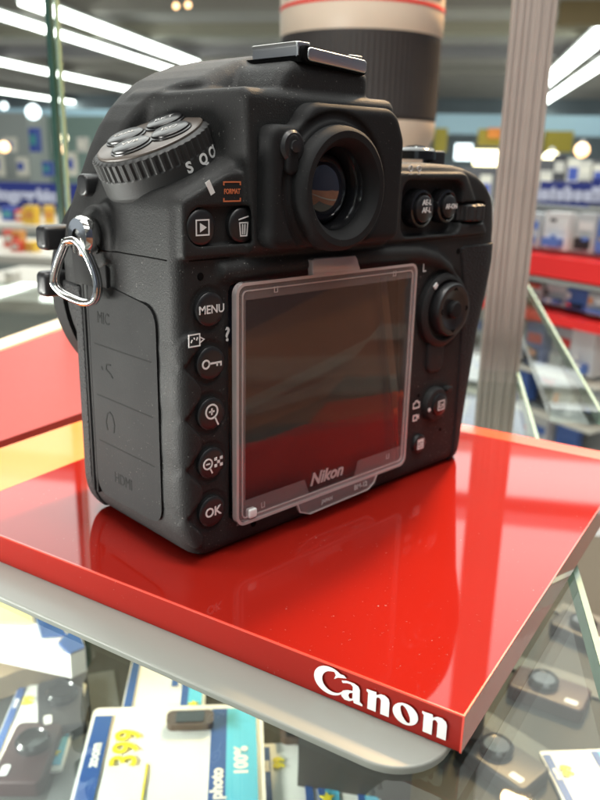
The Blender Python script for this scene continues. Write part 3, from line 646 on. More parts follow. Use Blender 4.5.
# --- control cluster on the right deck
TOP = fr((0, 0, 97.5), (1, 0, 0), (0, 1, 0))
lathe('shutter_collar', [(0.1, -1), (6.5, -1), (6.3, 1.6), (5.4, 2.4), (4.4, 2.6), (4.2, 2.0), (0.1, 1.8)], TOP, m_gloss, cam_root, n=56, cu=120, cv=25)
lathe('shutter_button', [(0.1, 1.5), (3.6, 1.5), (3.4, 3.0), (0.1, 3.4)], TOP, m_chrome, cam_root, n=40, cu=120, cv=25)
prism('power_lever', rr(125, 133, 22, 27, 2), -2.5, 1.8, TOP, m_btn, cam_root, bev=0.8)
lathe('exposure_button', [(0.1, -1), (3.4, -1), (3.3, 1.0), (0.1, 1.4)], TOP, m_btn, cam_root, n=40, cu=132, cv=30)
strokes('power_mark', [arc(140, 26, 1.1, n=14)], 0.5, fr((0, 0, 92.8), (1, 0, 0), (0, 1, 0)), m_white, cam_root, 0, 2.0)

# ------------------------------------------------------------------ red slab and plate
sy = 0.245538; SAx = Vector((math.cos(sy), math.sin(sy), 0)); SBx = Vector((-math.sin(sy), math.cos(sy), 0))
SC = Vector((14.76, -76.94, 0)); SL, SD_ = 159.9, 181.5; BWID = 30; TH = 8.2
slab_root = thing('display_slab', SC*MMF + Vector((0, 0, -TH*MMF)), 'thick glossy red acrylic slab with white lettering on its front edge under the camera', 'display stand')
SF = fr(SC, SAx, SBx)       # u away along the right edge, v along the front edge to the left, w up
prism('slab_block', [(0.3, 0.3), (SL-0.3, 0.3), (SL-0.3, SD_-0.3), (0.3, SD_-0.3)], -TH, -0.02, SF, m_red, slab_root)
def bar(name, u0, u1, v0, v1, w0, w1, m, par): return prism(name, [(u0, v0), (u1, v0), (u1, v1), (u0, v1)], w0, w1, SF, m, par)
FRN = fr(SC+Vector((0, 0, -TH/2)), -SBx, (0, 0, 1))   # front face: u towards the right corner, w outwards
bar('cut_side', 0.3, SL-0.3, 0.02, 0.28, -TH+0.1, -0.3, m_redside, slab_root)
bar('polished_edge', 0.0, 0.35, 0.35, SD_, -0.35, 0.02, m_redrim, slab_root)
bar('polished_edge', 0.0, SL, 0.0, 0.35, -0.35, 0.02, m_redrim, slab_root)
bar('polished_edge', 0.0, 0.35, 0.0, 0.35, -TH, -0.36, m_redrim, slab_root)
bar('painted_glow_band', SL-9.0, SL-0.4, 0.4, SD_-14, -0.2, 0.012, m_glowr, slab_root)  # strip coloured as the glow inside the back edge
bar('painted_glow_band', 0.5, SL-0.5, SD_-BWID, SD_-0.5, -0.2, 0.012, m_glowy, slab_root)  # strip coloured as the glow inside the left edge

# "Canon" lettering, drawn as outlines on the front edge
def glyphs():
    G = []
    def A(cx, cy, rx, ry, a0, a1, n=20): return [(cx+rx*math.cos(math.radians(a0+(a1-a0)*k/n)), cy+ry*math.sin(math.radians(a0+(a1-a0)*k/n))) for k in range(n+1)]
    # C: fat crescent with a pointed beak
    out = A(0.62, 0.5, 0.62, 0.5, 62, 330, 26); inn = A(0.72, 0.53, 0.40, 0.40, 318, 78, 24)
    G.append((0, [out+[(1.1, 0.22)]+inn[0:]+[(0.86, 0.78), (0.98, 0.60), (1.05, 0.66), (1.12, 0.80), (0.98, 0.93)]]))
    return G
def poly_letter(name, loops, frame, w0, w1, m, parent):
    """loops: first outer, then holes; filled with a 2-D curve"""
    cu = bpy.data.curves.new(name, 'CURVE'); cu.dimensions = '2D'; cu.fill_mode = 'BOTH'; cu.extrude = (w1-w0)/2
    for lp in loops:
        s = cu.splines.new('POLY'); s.points.add(len(lp)-1); s.use_cyclic_u = True
        for i, p in enumerate(lp): s.points[i].co = (p[0], p[1], 0, 1)
    to = bpy.data.objects.new(name, cu); COL.objects.link(to)
    dg = bpy.context.evaluated_depsgraph_get(); dg.update(); me = bpy.data.meshes.new_from_object(to.evaluated_get(dg))
    vs = [frame(v.co.x, v.co.y, v.co.z+(w0+w1)/2) for v in me.vertices]; fs = [tuple(p.vertices) for p in me.polygons]
    bpy.data.objects.remove(to); bpy.data.curves.remove(cu); bpy.data.meshes.remove(me)
    return put(name, vs, fs, m, parent)
def A_(cx, cy, rx, ry, a0, a1, n=20): return [(cx+rx*math.cos(math.radians(a0+(a1-a0)*k/n)), cy+ry*math.sin(math.radians(a0+(a1-a0)*k/n))) for k in range(n+1)]
LT = []      # (x advance, loops); x-height 1.0, cap height 1.38
LT.append([A_(0.80, 0.66, 0.80, 0.72, 50, 322, 30)+[(1.52, 0.36), (1.43, 0.26)]+list(reversed(A_(0.98, 0.66, 0.56, 0.54, 100, 318, 24)))+[(1.02, 1.22), (1.10, 1.08), (1.02, 0.84), (1.22, 1.00), (1.62, 1.12), (1.50, 1.22)]])
aa = [(0.0, 0.92), (0.22, 1.0), (0.60, 1.02), (0.82, 0.94), (0.90, 0.78), (0.92, 0.18), (1.06, 0.08), (1.06, 0.0), (0.64, 0.0), (0.60, 0.12), (0.42, 0.0), (0.18, -0.02), (0.02, 0.10), (-0.02, 0.26), (0.08, 0.42), (0.30, 0.54), (0.56, 0.60), (0.56, 0.82), (0.46, 0.92), (0.28, 0.90), (0.06, 0.82)]
LT.append([aa, [(0.56, 0.50), (0.40, 0.42), (0.36, 0.28), (0.42, 0.14), (0.56, 0.20)]])
nn = [(0.0, 1.0), (0.46, 1.02), (0.48, 0.88), (0.66, 1.0), (0.86, 1.02), (1.04, 0.92), (1.10, 0.74), (1.10, 0.0), (0.70, 0.0), (0.70, 0.70), (0.64, 0.80), (0.54, 0.80), (0.48, 0.72), (0.48, 0.0), (0.08, 0.0), (0.08, 0.84), (0.0, 0.90)]
LT.append([nn]); LT.append([A_(0.58, 0.5, 0.58, 0.53, 0, 360, 30)[:-1], [(0.58+x*math.cos(0.42)-y*math.sin(0.42), 0.5+x*math.sin(0.42)+y*math.cos(0.42)) for x, y in [(0.17*math.cos(math.radians(-t)), 0.43*math.sin(math.radians(-t))) for t in range(0, 360, 15)]]]); LT.append([nn])
ADV = [0, 1.40, 2.62, 3.88, 5.20]
def face_uv(px, py):     # px -> coordinates on the slab's front face, mm
    r = ray(px, py); n = -SAx; o = (SC*MMF); t = (o-CAM).dot(n)/r.dot(n); p = (CAM+r*t-o)*1000; return p.dot(-SBx), p.z+TH/2
a0 = face_uv(314, 683); a1 = face_uv(446, 738)
sc_ = (a1[0]-a0[0])/6.30; base_v = -2.55
for dx, loops in zip(ADV, LT):
    poly_letter('edge_lettering', [[((x+dx)*sc_+a0[0], y*4.35+base_v) for x, y in lp] for lp in loops], FRN, 0.03, 0.10, m_white, slab_root)

# plate under the slab, with rounded corner
def plate_uv(x, y): d = Vector((x, y, 0))-SC; return d.dot(SAx), d.dot(SBx)
pu = plate_uv(0.4, -66.1)[0]; pu2 = plate_uv(-23.8, 32)[0]; pe = (pu+pu2)/2
pts = rr(pe, 120, 2.6, 190, 11.5, 10)
plate = prism('base_plate', pts, -TH-1.6, -TH-0.05, SF, m_plate, None, bev=0.5, loc=SC*MMF)
tag(plate, 'pale grey acrylic plate with rounded corner sticking out below the red slab', 'plate')
#BACKGROUND
# ------------------------------------------------------------------ room
def quad(name, pts, m, parent=None): return put(name, pts, [tuple(range(len(pts)))], m, parent, loc=None if parent else pts[0])
FLOORW = -1.25; CEIL = 2.3
m_floor = mat('store_floor', (0.45, 0.44, 0.42), 0.4, var=(1.5, 0.25))
m_ceil = mat('store_ceiling', (0.62, 0.58, 0.54), 0.7, var=(0.8, 0.2))
def sbox(name, u0, u1, v0, v1, w0, w1, m, parent=None, bev=0.0):
    vs = [st(u, v, w) for w in (w0, w1) for (u, v) in ((u0, v0), (u1, v0), (u1, v1), (u0, v1))]
    fs = [(0, 3, 2, 1), (4, 5, 6, 7), (0, 1, 5, 4), (1, 2, 6, 5), (2, 3, 7, 6), (3, 0, 4, 7)]
    o = put(name, vs, fs, m, parent, loc=None if parent else st((u0+u1)/2, (v0+v1)/2, w0))
    return o
tag(sbox('floor', -30, 30, -8, 34, FLOORW-0.1, FLOORW, m_floor), kind='structure')
tag(sbox('ceiling', -30, 30, -8, 34, CEIL, CEIL+0.1, m_ceil), kind='structure')
tag(sbox('wall', -30, 30, 33.5, 34, FLOORW, CEIL, mat('store_far_wall', (0.30, 0.36, 0.40), 0.7, var=(0.7, 0.3))), kind='structure')
def uvw(px, py, v): p = onv(px, py, v)-CAM; return p.dot(SU), p.z
def onz_uv(px, py, z): p = onz(px, py, z)-CAM; return p.dot(SU), p.dot(SV)
def simple(name, col, rough=0.5, **k): return mat(name, col, rough, **k)
def box_thing(name, u0, u1, v0, v1, w0, w1, m, label, cat, group=None):
    return tag(sbox(name, u0, u1, v0, v1, w0, w1, m), label, cat, group)

# --- ceiling tubes
m_tube = mat('fluorescent_tube', (0.9, 0.95, 0.9), 0.4, emit=(0.93, 1.0, 0.93), es=9.0)
m_house = mat('white_enamel_housing', (0.6, 0.62, 0.6), 0.4)
def tube_light(a, b, wd, label, group='long fluorescent strip lights under the store ceiling'):
    zc = CAM.z+CEIL-0.30
    (ua, va), (ub, vb) = onz_uv(*a, zc), onz_uv(*b, zc); u = (ua+ub)/2; v0, v1 = min(va, vb), max(va, vb)
    t = thing('strip_light', st(u, (v0+v1)/2, CEIL-0.30), label, 'strip light', group)
    sbox('housing', u-wd*0.9, u+wd*0.9, v0, v1, CEIL-0.27, CEIL-0.22, m_house, t)
    for s in (-0.4, 0.4): sbox('tube', u+wd*s-wd*0.28, u+wd*s+wd*0.28, v0+0.03, v1-0.03, CEIL-0.33, CEIL-0.272, m_tube, t)
tube_light((30, 2), (192, 63), 0.24, 'brightest long strip light, upper of the pair running down towards the camera hump')
tube_light((-30, 2), (175, 73), 0.15, 'thinner strip light just below the brightest pair at upper left')
tube_light((-30, 56), (132, 90), 0.26, 'strip light in the middle of the left ceiling, ending behind the camera shoulder')
tube_light((-30, 85), (96, 107), 0.26, 'lowest and farthest strip light at the left')
tube_light((616, 8), (550, 86), 0.24, 'thick short strip light at the upper right, left of its thinner neighbour')
tube_light((640, 40), (534, 108), 0.18, 'thin strip light at the far right running down to the aluminium post')
for i, v in enumerate((5.2, 6.6, 8.4, 10.4, 12.8, 15.4, 18.4, 22)):
    o = sbox('ceiling_beam', -12, 14, v, v+0.28+0.02*i, CEIL-0.20, CEIL-0.002, mat('ceiling_beam_paint_%d' % i, (0.44+0.06*(i % 3), 0.41+0.06*(i % 3), 0.42), 0.7) if i < 3 else bpy.data.materials['ceiling_beam_paint_%d' % (i % 3)])
    tag(o, kind='structure')

# --- far end of the store: fascia, lit signs, lamps
m_fascia = simple('pale_blue_fascia', (0.34, 0.50, 0.58), emit=(0.4, 0.62, 0.75), es=0.25)
u0, w0 = uvw(300, 131, 16.0); u1, w1 = uvw(760, 118, 16.0)
box_thing('fascia', -14, u1+3, 16.0, 16.3, w0, w1, m_fascia, 'long pale blue fascia running across the far end of the store', 'fascia')
def far_block(px0, px1, py0, py1, v, m, name, label, cat, group=None, th=0.3):
    ua, wa = uvw(px0, (py0+py1)/2, v); ub, wb = uvw(px1, (py0+py1)/2, v)
    w1_ = uvw((px0+px1)/2, py0, v)[1]; w0_ = uvw((px0+px1)/2, py1, v)[1]
    return box_thing(name, ua, ub, v, v+th, w0_, w1_, m, label, cat, group)
m_yel = simple('mustard_sign', (0.42, 0.34, 0.04)); m_org = simple('orange_sign', (0.65, 0.22, 0.04))
far_block(434, 447, 128, 152, 15, m_yel, 'hanging_sign', 'narrow mustard sign just right of the white lens', 'sign')
far_block(478, 503, 129, 146, 15, m_yel, 'hanging_sign', 'mustard sign left of the aluminium post, under the pale blue fascia', 'sign')
far_block(488, 503, 128, 138, 14.6, m_org, 'hanging_sign', 'small orange sign in front of the mustard one beside the post', 'sign')
far_block(545, 573, 131, 152, 15, m_yel, 'hanging_sign', 'mustard sign right of the aluminium post', 'sign')
far_block(425, 440, 0, 26, 12, m_yel, 'hanging_sign', 'mustard sign high up beside the top of the white lens', 'sign')
far_block(560, 640, 0, 24, 12, simple('brown_sign', (0.30, 0.22, 0.10)), 'hanging_sign', 'brown sign high at the upper right corner', 'sign')
m_lampw = mat('lit_window_panel', (1, 1, 1), 0.4, emit=(0.80, 0.97, 1.0), es=3.0)
m_lampy = mat('warm_lamp_glass', (1, 1, 1), 0.4, emit=(1.0, 0.90, 0.52), es=4.5)
m_lampo = mat('orange_lamp_glass', (1, 1, 1), 0.4, emit=(1.0, 0.55, 0.20), es=4.0)
far_block(455, 472, 144, 160, 14, m_lampw, 'lit_display', 'bluish white lit display far behind, left one of two', 'lit display')
far_block(474, 503, 150, 166, 14, m_lampy, 'lit_display', 'warm yellow lit display far behind, beside the bluish one', 'lit display')
def globe(px, py, v, rpx, m, label, group='round lamps in the distance'):
    p = onv(px, py, v); r = rpx/FPX*v*0.9
    t = thing('round_lamp', p, label, 'lamp', group)
    fm = lambda a, b, c: p+Vector((a, b, c))
    lathe('lamp_globe', [(r*math.sin(math.radians(a))+1e-4, -r*math.cos(math.radians(a))) for a in range(4, 180, 16)], fm, m, t, n=20)
    lathe('lamp_cap', [(r*0.3, r*0.9), (r*0.35, r*1.2), (r*0.1, r*1.4)], fm, m_house, t, n=14)
globe(551, 160, 9, 9, m_lampy, 'white and yellow round lamp just right of the aluminium post')
globe(582, 150, 9, 7, m_lampo, 'orange round lamp at the right edge above the blue sign')
globe(60, 149, 7, 5, m_lampo, 'orange round lamp right of the dark glass edge at left', )
globe(64, 138, 7.2, 4, m_lampy, 'pale round lamp above the orange one near the dark glass edge')
globe(4, 147, 7, 6, m_lampo, 'orange round lamp at the very left edge')
globe(4, 106, 8, 4, m_lampw, 'small white round lamp at the left edge under the strip lights')
globe(33, 112, 8, 8, m_lampw, 'large white round lamp at left under the strip lights')
globe(188, 5, 9, 3, m_lampo, 'small orange lamp high under the ceiling above the camera hump')
globe(176, 6, 9, 3, m_lampo, 'smaller orange lamp high under the ceiling, left of its twin')

# --- shelving units and goods in the store
m_unit = simple('light_grey_shelving', (0.42, 0.46, 0.44)); m_unitd = simple('dark_shelving', (0.10, 0.10, 0.11)); m_navy = simple('navy_banner', (0.018, 0.03, 0.20))
PAL = [(0.62, 0.08, 0.05), (0.72, 0.45, 0.05), (0.06, 0.10, 0.40), (0.60, 0.58, 0.52), (0.60, 0.26, 0.06), (0.08, 0.32, 0.34), (0.75, 0.72, 0.62), (0.05, 0.05, 0.06)]
MP = [simple('carton_paint_%d' % i, c, 0.45) for i, c in enumerate(PAL)]
CN = ['red', 'yellow', 'dark blue', 'beige', 'orange', 'teal', 'cream', 'black']
def goods_box(p, a, sx, sy, sz, ci, label, group, name='product_box', face=None, cat='box'):
    t = thing(name, p, label, cat, group)
    ca, sa = math.cos(a), math.sin(a); A = Vector((ca, sa, 0)); B = Vector((-sa, ca, 0))
    f = lambda u, v, w: p+A*u+B*v+SZ*w
    def bx(nm, u0, u1, v0, v1, w0, w1, m):
        vs = [f(u, v, w) for w in (w0, w1) for (u, v) in ((u0, v0), (u1, v0), (u1, v1), (u0, v1))]
        return put(nm, vs, [(0, 3, 2, 1), (4, 5, 6, 7), (0, 1, 5, 4), (1, 2, 6, 5), (2, 3, 7, 6), (3, 0, 4, 7)], m, t)
    bx('carton', -sx/2, sx/2, 0, sy, 0, sz, MP[ci])
    fm = MP[face if face is not None else (ci+3) % 7]
    bx('front_label', -sx*0.4, sx*0.4, -0.002, -0.0003, sz*0.3, sz*0.72, fm)
    return t, bx
# far grey-green shelving at the left and centre
k = 0
for (a, b, t, bo, v, m, nm) in ((-60, 30, 112, 210, 9.5, m_unit, 'pale shelving unit at the far left, behind the dark glass edge'), (34, 130, 116, 215, 10.5, simple('green_shelving', (0.30, 0.42, 0.38)), 'greenish shelving unit at left, right of the dark glass edge'), (430, 520, 168, 260, 8.5, m_unitd, 'dark shelving unit between the camera and the aluminium post'), (535, 660, 160, 215, 8.0, m_unitd, 'dark shelving unit behind the blue sign at right')):
    far_block(a, b, t, bo, v, m, 'shelving_unit', nm, 'shelving', th=0.5)
# goods standing on those units
spots = []
for i in range(13):
    spots.append((-25+i*12+random.uniform(-2, 2), 176-(i % 2)*24, 8.8, random.choice([2, 3, 5, 6, 6])))
for i in range(8):
    spots.append((440+i*11, 205+(i % 2)*22, 7.6, random.choice([2, 3, 6, 7, 6])))
for i in range(6):
    spots.append((545+i*13, 190-(i % 2)*10, 7.4, random.choice([3, 6, 7, 2])))
for i, (px, py, v, ci) in enumerate(spots):
    p = onv(px, py, v); goods_box(p, SA-math.pi/2, 0.10, 0.1, 0.16+0.05*(i % 3), ci, CN[ci]+' carton on a far shelving unit', 'cartons on the far shelving units')
# navy banners
def banner(px0, px1, py0, py1, v, label, s):
    ua, _ = uvw(px0, py0, v); ub, _ = uvw(px1, py0, v); wt = uvw(px0, py0, v)[1]; wb = uvw(px0, py1, v)[1]
    p = st((ua+ub)/2, v, wb); t = thing('banner', p, label, 'banner')
    sbox('banner_sheet', ua, ub, v, v+0.02, wb, wt, m_navy, t)
    O = st((ua+ub)/2, v-0.004, (wt+wb)/2)*1000
    text('banner_lettering', s, (wt-wb)*620, fr(O, SU, (0, 0, 1)), simple('banner_print', (0.55, 0.56, 0.70)), t, w=0, th=2, bold=8, sx=1.1)
banner(-60, 88, 180, 205, 5.0, 'long navy banner with pale lettering at the left', 'photographic')
banner(541, 592, 181, 206, 3.6, 'navy sign with pale script right of the aluminium post', 'photobooks')
banner(593, 640, 178, 204, 3.8, 'navy sign cut off by the right edge', 'photo')
# colourful goods on counters at left
cu0 = onv(-80, 232, 3.6); 
def counter(px0, px1, py, v, m, label):
    ua, w = uvw(px0, py, v); ub, _ = uvw(px1, py, v); w = uvw((px0+px1)/2, py, v)[1]
    t = thing('counter', st((ua+ub)/2, v, FLOORW), label, 'counter')
    sbox('counter_top', ua, ub, v-0.02, v+0.62, w-0.03, w, m, t); sbox('counter_base', ua+0.03, ub-0.03, v+0.02, v+0.58, FLOORW, w-0.031, m_unit, t)
    return w
m_ctop = simple('cream_counter_top', (0.50, 0.47, 0.41), 0.4)
for (py, v, n, off, lab) in ((226, 3.9, 13, 0, 'farthest of the three cream counters at left, loaded with boxes'), (256, 2.9, 12, 5, 'middle one of the three cream counters at left'), (300, 2.0, 9, 3, 'nearest of the three cream counters at left, with grey goods')):
    w = counter(-90, 150, py, v, m_ctop, lab)
    for i in range(n):
        px = -30+off+i*13*(1 if v > 2.5 else 1.5)
        u = uvw(px, py, v)[0]; s = v/FPX
        ci = random.choice([0, 1, 0, 4, 1, 2, 6]) if v > 2.5 else random.choice([3, 6, 7, 3])
        hh = s*(random.uniform(9, 20) if v > 2.5 else random.uniform(10, 26))
        goods_box(st(u, v+random.uniform(0.05, 0.3), w), SA-math.pi/2+random.uniform(-0.4, 0.4), s*random.uniform(10, 14), s*12, hh, ci,
                  CN[ci]+' box on a cream counter left of the camera', 'boxes on the cream counters')

# --- product wall at the right
WA = math.radians(45.7+33.8)       # direction the wall runs, away to the left
WD = Vector((math.cos(WA), math.sin(WA), 0)); WN = Vector((math.sin(WA), -math.cos(WA), 0)).normalized()
WO = CAM+ray(545, 157)/ray(545, 157).length*1.55
if (CAM-WO).dot(WN) < 0: WN = -WN
def onwall(px, py, off=0.0):
    r = ray(px, py); O = WO+WN*off; t = (O-CAM).dot(WN)/r.dot(WN); p = CAM+r*t-O; return -p.dot(WD), p.z+O.z     # s to the right, z
def wbox(nm, s0, s1, z0, z1, o0, o1, m, parent=None):
    f = lambda s, o, z: Vector((WO.x, WO.y, 0))-WD*s+WN*o+Vector((0, 0, z))
    vs = [f(s, o, z) for z in (z0, z1) for (s, o) in ((s0, o1), (s1, o1), (s1, o0), (s0, o0))]
    return put(nm, vs, [(0, 3, 2, 1), (4, 5, 6, 7), (0, 1, 5, 4), (1, 2, 6, 5), (2, 3, 7, 6), (3, 0, 4, 7)], m, parent, loc=None if parent else f((s0+s1)/2, o0, z0))
sL = onwall(450, 300)[0]; sR = onwall(640, 300)[0]
zt = onwall(560, 206)[1]; zb = onwall(560, 470)[1]
rack = thing('display_rack', Vector((WO.x, WO.y, 0))-WD*((sL+sR)/2), 'grey pegboard rack hung with blister packs right of the camera', 'display rack')
wbox('back_panel', sL, sR, zb, zt, -0.02, 0.0, simple('grey_pegboard', (0.24, 0.25, 0.24)), rack)
m_rail = simple('red_shelf_rail', (0.75, 0.03, 0.03), 0.3)
rows = [(208, 246), (276, 300), (312, 358), (364, 398), (404, 446)]
for k, (a, b) in enumerate(((249, 268), (303, 311))):
    zz1, zz0 = onwall(545, a)[1], onwall(545, b)[1]
    wbox('price_rail', sL, sR, zz0, zz1, 0.0, 0.09, m_rail, rack)
for k, (pa, pb) in enumerate(((270, 274), (360, 362), (400, 402))):
    zz1, zz0 = onwall(545, pa)[1], onwall(545, pb)[1]; wbox('shelf_plate', sL, sR, zz0, zz1, 0.0, 0.085, m_unit, rack)
m_pack = simple('blister_card', (0.46, 0.50, 0.52), 0.35); m_packb = simple('blister_card_blue', (0.09, 0.18, 0.50), 0.35); m_pw = simple('blister_white', (0.66, 0.68, 0.68), 0.3); m_prod = simple('charger_black', (0.018, 0.018, 0.02), 0.45)
for ri, (ya, yb_) in enumerate(rows):
    s = sL+0.01; i = 0; z1_, z0_ = onwall(545, ya)[1], onwall(545, yb_)[1]
    while s < sR-0.05:
        wdt = random.uniform(0.036, 0.052)
        t = thing('blister_pack', Vector((WO.x, WO.y, z0_))-WD*(s+wdt/2)+WN*0.04, ['white and blue', 'grey', 'white', 'blue', 'grey and blue'][ri]+' blister pack in the '+['top', 'second', 'third', 'fourth', 'lowest'][ri]+' row of the rack', 'blister pack', 'blister packs in the %s row of the rack' % ['top', 'second', 'third', 'fourth', 'lowest'][ri])
        d = random.uniform(0.03, 0.06)
        card = [m_pack, m_pw, m_pack, m_packb][(i+ri) % 4] if ri != 4 else [m_packb, m_pw][i % 2]
        zt_ = z1_-random.uniform(0, 0.012)
        wbox('card', s, s+wdt, z0_+0.002, zt_, 0.02, d, card, t)
        zm = z0_+(zt_-z0_)*random.uniform(0.3, 0.45)
        wbox('product', s+0.008, s+wdt-0.008, z0_+0.008, zm, d, d+0.014, random.choice([m_prod, m_prod, m_pw, m_packb]), t)
        wbox('label', s+0.004, s+wdt-0.004, zm+0.012, zm+0.012+(zt_-zm)*0.35, d, d+0.001, random.choice([m_packb, m_pw, m_packb, m_redring]), t)
        for q_ in range(2):
            ss = s+0.005+random.uniform(0, wdt*0.5); zq = z0_+(zt_-z0_)*random.uniform(0.2, 0.85)
            wbox('print_patch', ss, ss+random.uniform(0.006, 0.014), zq, zq+random.uniform(0.004, 0.010), d+0.0141, d+0.0146, random.choice([m_redring, m_pw, m_yel, m_packb, m_prod, m_org]), t)
        s += wdt+random.uniform(0.004, 0.012); i += 1

# --- aluminium corner post and dark green glass edge
def vbar(nm, px0, px1, py, v, w0, w1, dep, m, par=None): ua = uvw(px0, py, v)[0]; ub = uvw(px1, py, v)[0]; return sbox(nm, ua, ub, v, v+dep, w0, w1, m, par)
PV = 0.42
post = thing('showcase_post', st(uvw(515, 200, PV)[0], PV, -0.45), 'grooved aluminium showcase post right of the camera', 'post')
vbar('post_core', 496, 536.5, 200, PV+0.003, -0.45, 0.35, 0.020, m_alu, post)
for i, (a, b) in enumerate(((495.5, 499), (502, 506), (508.5, 512), (519, 522.5), (527, 531), (533.5, 537))):
    vbar('post_fin', a, b, 200, PV+0.0022, -0.45, 0.35, 0.0010, m_alu, post)
e1 = tag(vbar('glass_edge', 53.5, 58.5, 150, 0.44, -0.55, 0.40, 0.004, m_gedge), 'dark green upright edge of a thick glass pane at the left', 'glass edge')
e2 = tag(vbar('glass_edge', 62.5, 64.5, 150, 0.46, -0.55, 0.40, 0.004, m_gedgel), 'faint pale upright glass edge just right of the dark green one', 'glass edge')

# --- telephoto lens standing behind the camera
LV = 0.66; lc = onv(360, 90, LV); lu = lc-CAM
edge = lambda py: (uvw(441, py, LV)[1])
rL = (uvw(441, 60, LV)[0]-uvw(279, 60, LV)[0])/2*0.985
lx, ly = st(uvw(360, 60, LV)[0], LV, 0).x, st(uvw(360, 60, LV)[0], LV, 0).y
lens = thing('telephoto_lens', (lx, ly, -0.0), 'large cream telephoto lens with red ring and black band standing upright behind the camera', 'lens')
LF = lambda a, b, c: Vector((lx+a, ly+b, CAM.z+c))
wz = lambda py: uvw(440, py, LV)[1]
lathe('cream_front', [(rL*0.95, wz(45)), (rL, wz(38)), (rL*1.0, wz(15.0)), (rL*1.0, wz(-40)), (rL*0.9, wz(-42))], LF, m_cream, lens, n=96)
lathe('red_ring', [(rL*0.98, wz(14.5)), (rL*1.006, wz(14.3)), (rL*1.006, wz(11.0)), (rL*0.98, wz(10.8))], LF, m_redring, lens, n=96)
lathe('rubber_grip', [(rL*0.9, wz(123)), (rL*0.975, wz(122)), (rL*0.985, wz(119)), (rL*0.985, wz(117)), (rL*0.985, wz(80)), (rL*0.985, wz(47)), (rL*0.985, wz(44)), (rL*0.985, wz(40)), (rL*0.9, wz(39.5))], LF, m_lensblk, lens, n=360, rad=lambda r_, w, k: r_-(0.0006 if k % 4 < 2 and wz(118) < w < wz(45) else 0))
lathe('cream_barrel', [(rL*0.8, -CAM.z-0.008), (rL*0.86, -CAM.z), (rL*0.90, wz(150)), (rL*0.97, wz(138)), (rL*0.975, wz(123)), (rL*0.8, wz(122.8))], LF, m_cream, lens, n=96)
def lens_wrap(phi0, zz, R_):
    return lambda x, y, z: Vector((lx+(R_+z*MMF)*math.cos(phi0+x*MMF/R_), ly+(R_+z*MMF)*math.sin(phi0+x*MMF/R_), CAM.z+zz+y*MMF))
ph = math.atan2(CAM.y-ly, CAM.x-lx)
for dp in (-0.9, -0.45, 0.0, 0.95):
    text('lens_lettering', 'ULTRASONIC', 4.4, None, m_lensblk, lens, wrap=lens_wrap(ph+dp, wz(5), rL), w=0.1, th=0.2)

# --- second red slab at the left, its bright back edge painted as a pale bar
def pslab(nm, px, z, th, m, par=None, loc=None):
    P = [onz(*q, z) for q in px]; n = len(P); vs = P+[p-Vector((0, 0, th)) for p in P]
    ar = sum(P[i].x*P[(i+1) % n].y-P[(i+1) % n].x*P[i].y for i in range(n))
    fs = [tuple(range(n)), tuple(reversed(range(n, 2*n)))]+[(i, n+i, n+(i+1) % n, (i+1) % n) for i in range(n)]
    if ar < 0: fs = [tuple(reversed(f)) for f in fs]
    return put(nm, vs, fs, m, par, loc=loc or (None if par else P[0]))
m_red2 = mat('hazed_red_acrylic', (0.30, 0.035, 0.03), 0.4, spec=0.3, coat=0.0, var=(9, 0.35))  # paler red: pinkish reflections of the glass put into the colour
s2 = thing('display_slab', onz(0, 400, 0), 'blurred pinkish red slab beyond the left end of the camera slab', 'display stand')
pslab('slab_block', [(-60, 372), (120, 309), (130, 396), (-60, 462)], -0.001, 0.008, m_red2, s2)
pslab('painted_glow_band', [(-60, 361), (120, 297), (120, 306), (-60, 370.5)], -0.001, 0.007, mat('painted_pale_edge_light', (0.92, 0.84, 0.66), 0.3), s2)  # pale bar with the bright light of the back edge in its colour

# --- glass shelves
ZS = -TH*MMF-0.0017
gl = thing('glass_shelf', onz(560, 520, ZS-0.006), 'clear glass shelf with pale green edge carrying the red slab', 'glass shelf')
ue = (onz_uv(571, 555, ZS)[0]+onz_uv(598, 640, ZS)[0])/2
def shelf(t, u0, u1, v0, v1, z, th, edge_side, par):
    w = z-CAM.z
    sbox('shelf_sheet', u0, u1-0.001, v0, v1, w-th, w, m_glass, par)
    sbox('shelf_edge', u1-0.001, u1+0.0006, v0, v1, w-th, w+0.0002, m_gedgel, par)
shelf(gl, -0.5, ue, 0.10, 0.62, ZS, 0.006, 1, gl)
g2 = thing('glass_shelf', onz(570, 360, ZS), 'clear glass shelf whose green edge slants below the product rack at right', 'glass shelf')
ue2 = (onz_uv(540, 308, ZS)[0]+onz_uv(600, 405, ZS)[0])/2
shelf(g2, ue+0.01, ue2, 0.36, 0.9, ZS, 0.006, 1, g2)

# --- lower shelf with price cards
ZB = -0.135
m_board = simple('grey_shelf_board', (0.05, 0.052, 0.048), 0.6, spec=0.2, var=(7, 0.35))
board = tag(put('lower_shelf', [st(u, v, ZB-CAM.z-dz) for dz in (0, 0.01) for (u, v) in ((-0.6, 0.02), (0.45, 0.02), (0.45, 0.5), (-0.6, 0.5))],
    [(0, 1, 2, 3), (7, 6, 5, 4), (0, 4, 5, 1), (1, 5, 6, 2), (2, 6, 7, 3), (3, 7, 4, 0)], m_board, loc=st(0, 0.5, ZB-CAM.z)), 'grey lower shelf of the showcase under the glass', 'shelf')
m_card = mat('white_card', (0.86, 0.86, 0.80), 0.35); m_cblue = simple('card_navy', (0.03, 0.10, 0.32)); m_cyan = simple('card_cyan', (0.10, 0.52, 0.72)); m_cyel = simple('card_yellow', (0.85, 0.72, 0.03)); m_brown = simple('phone_brown', (0.09, 0.06, 0.045), 0.2)
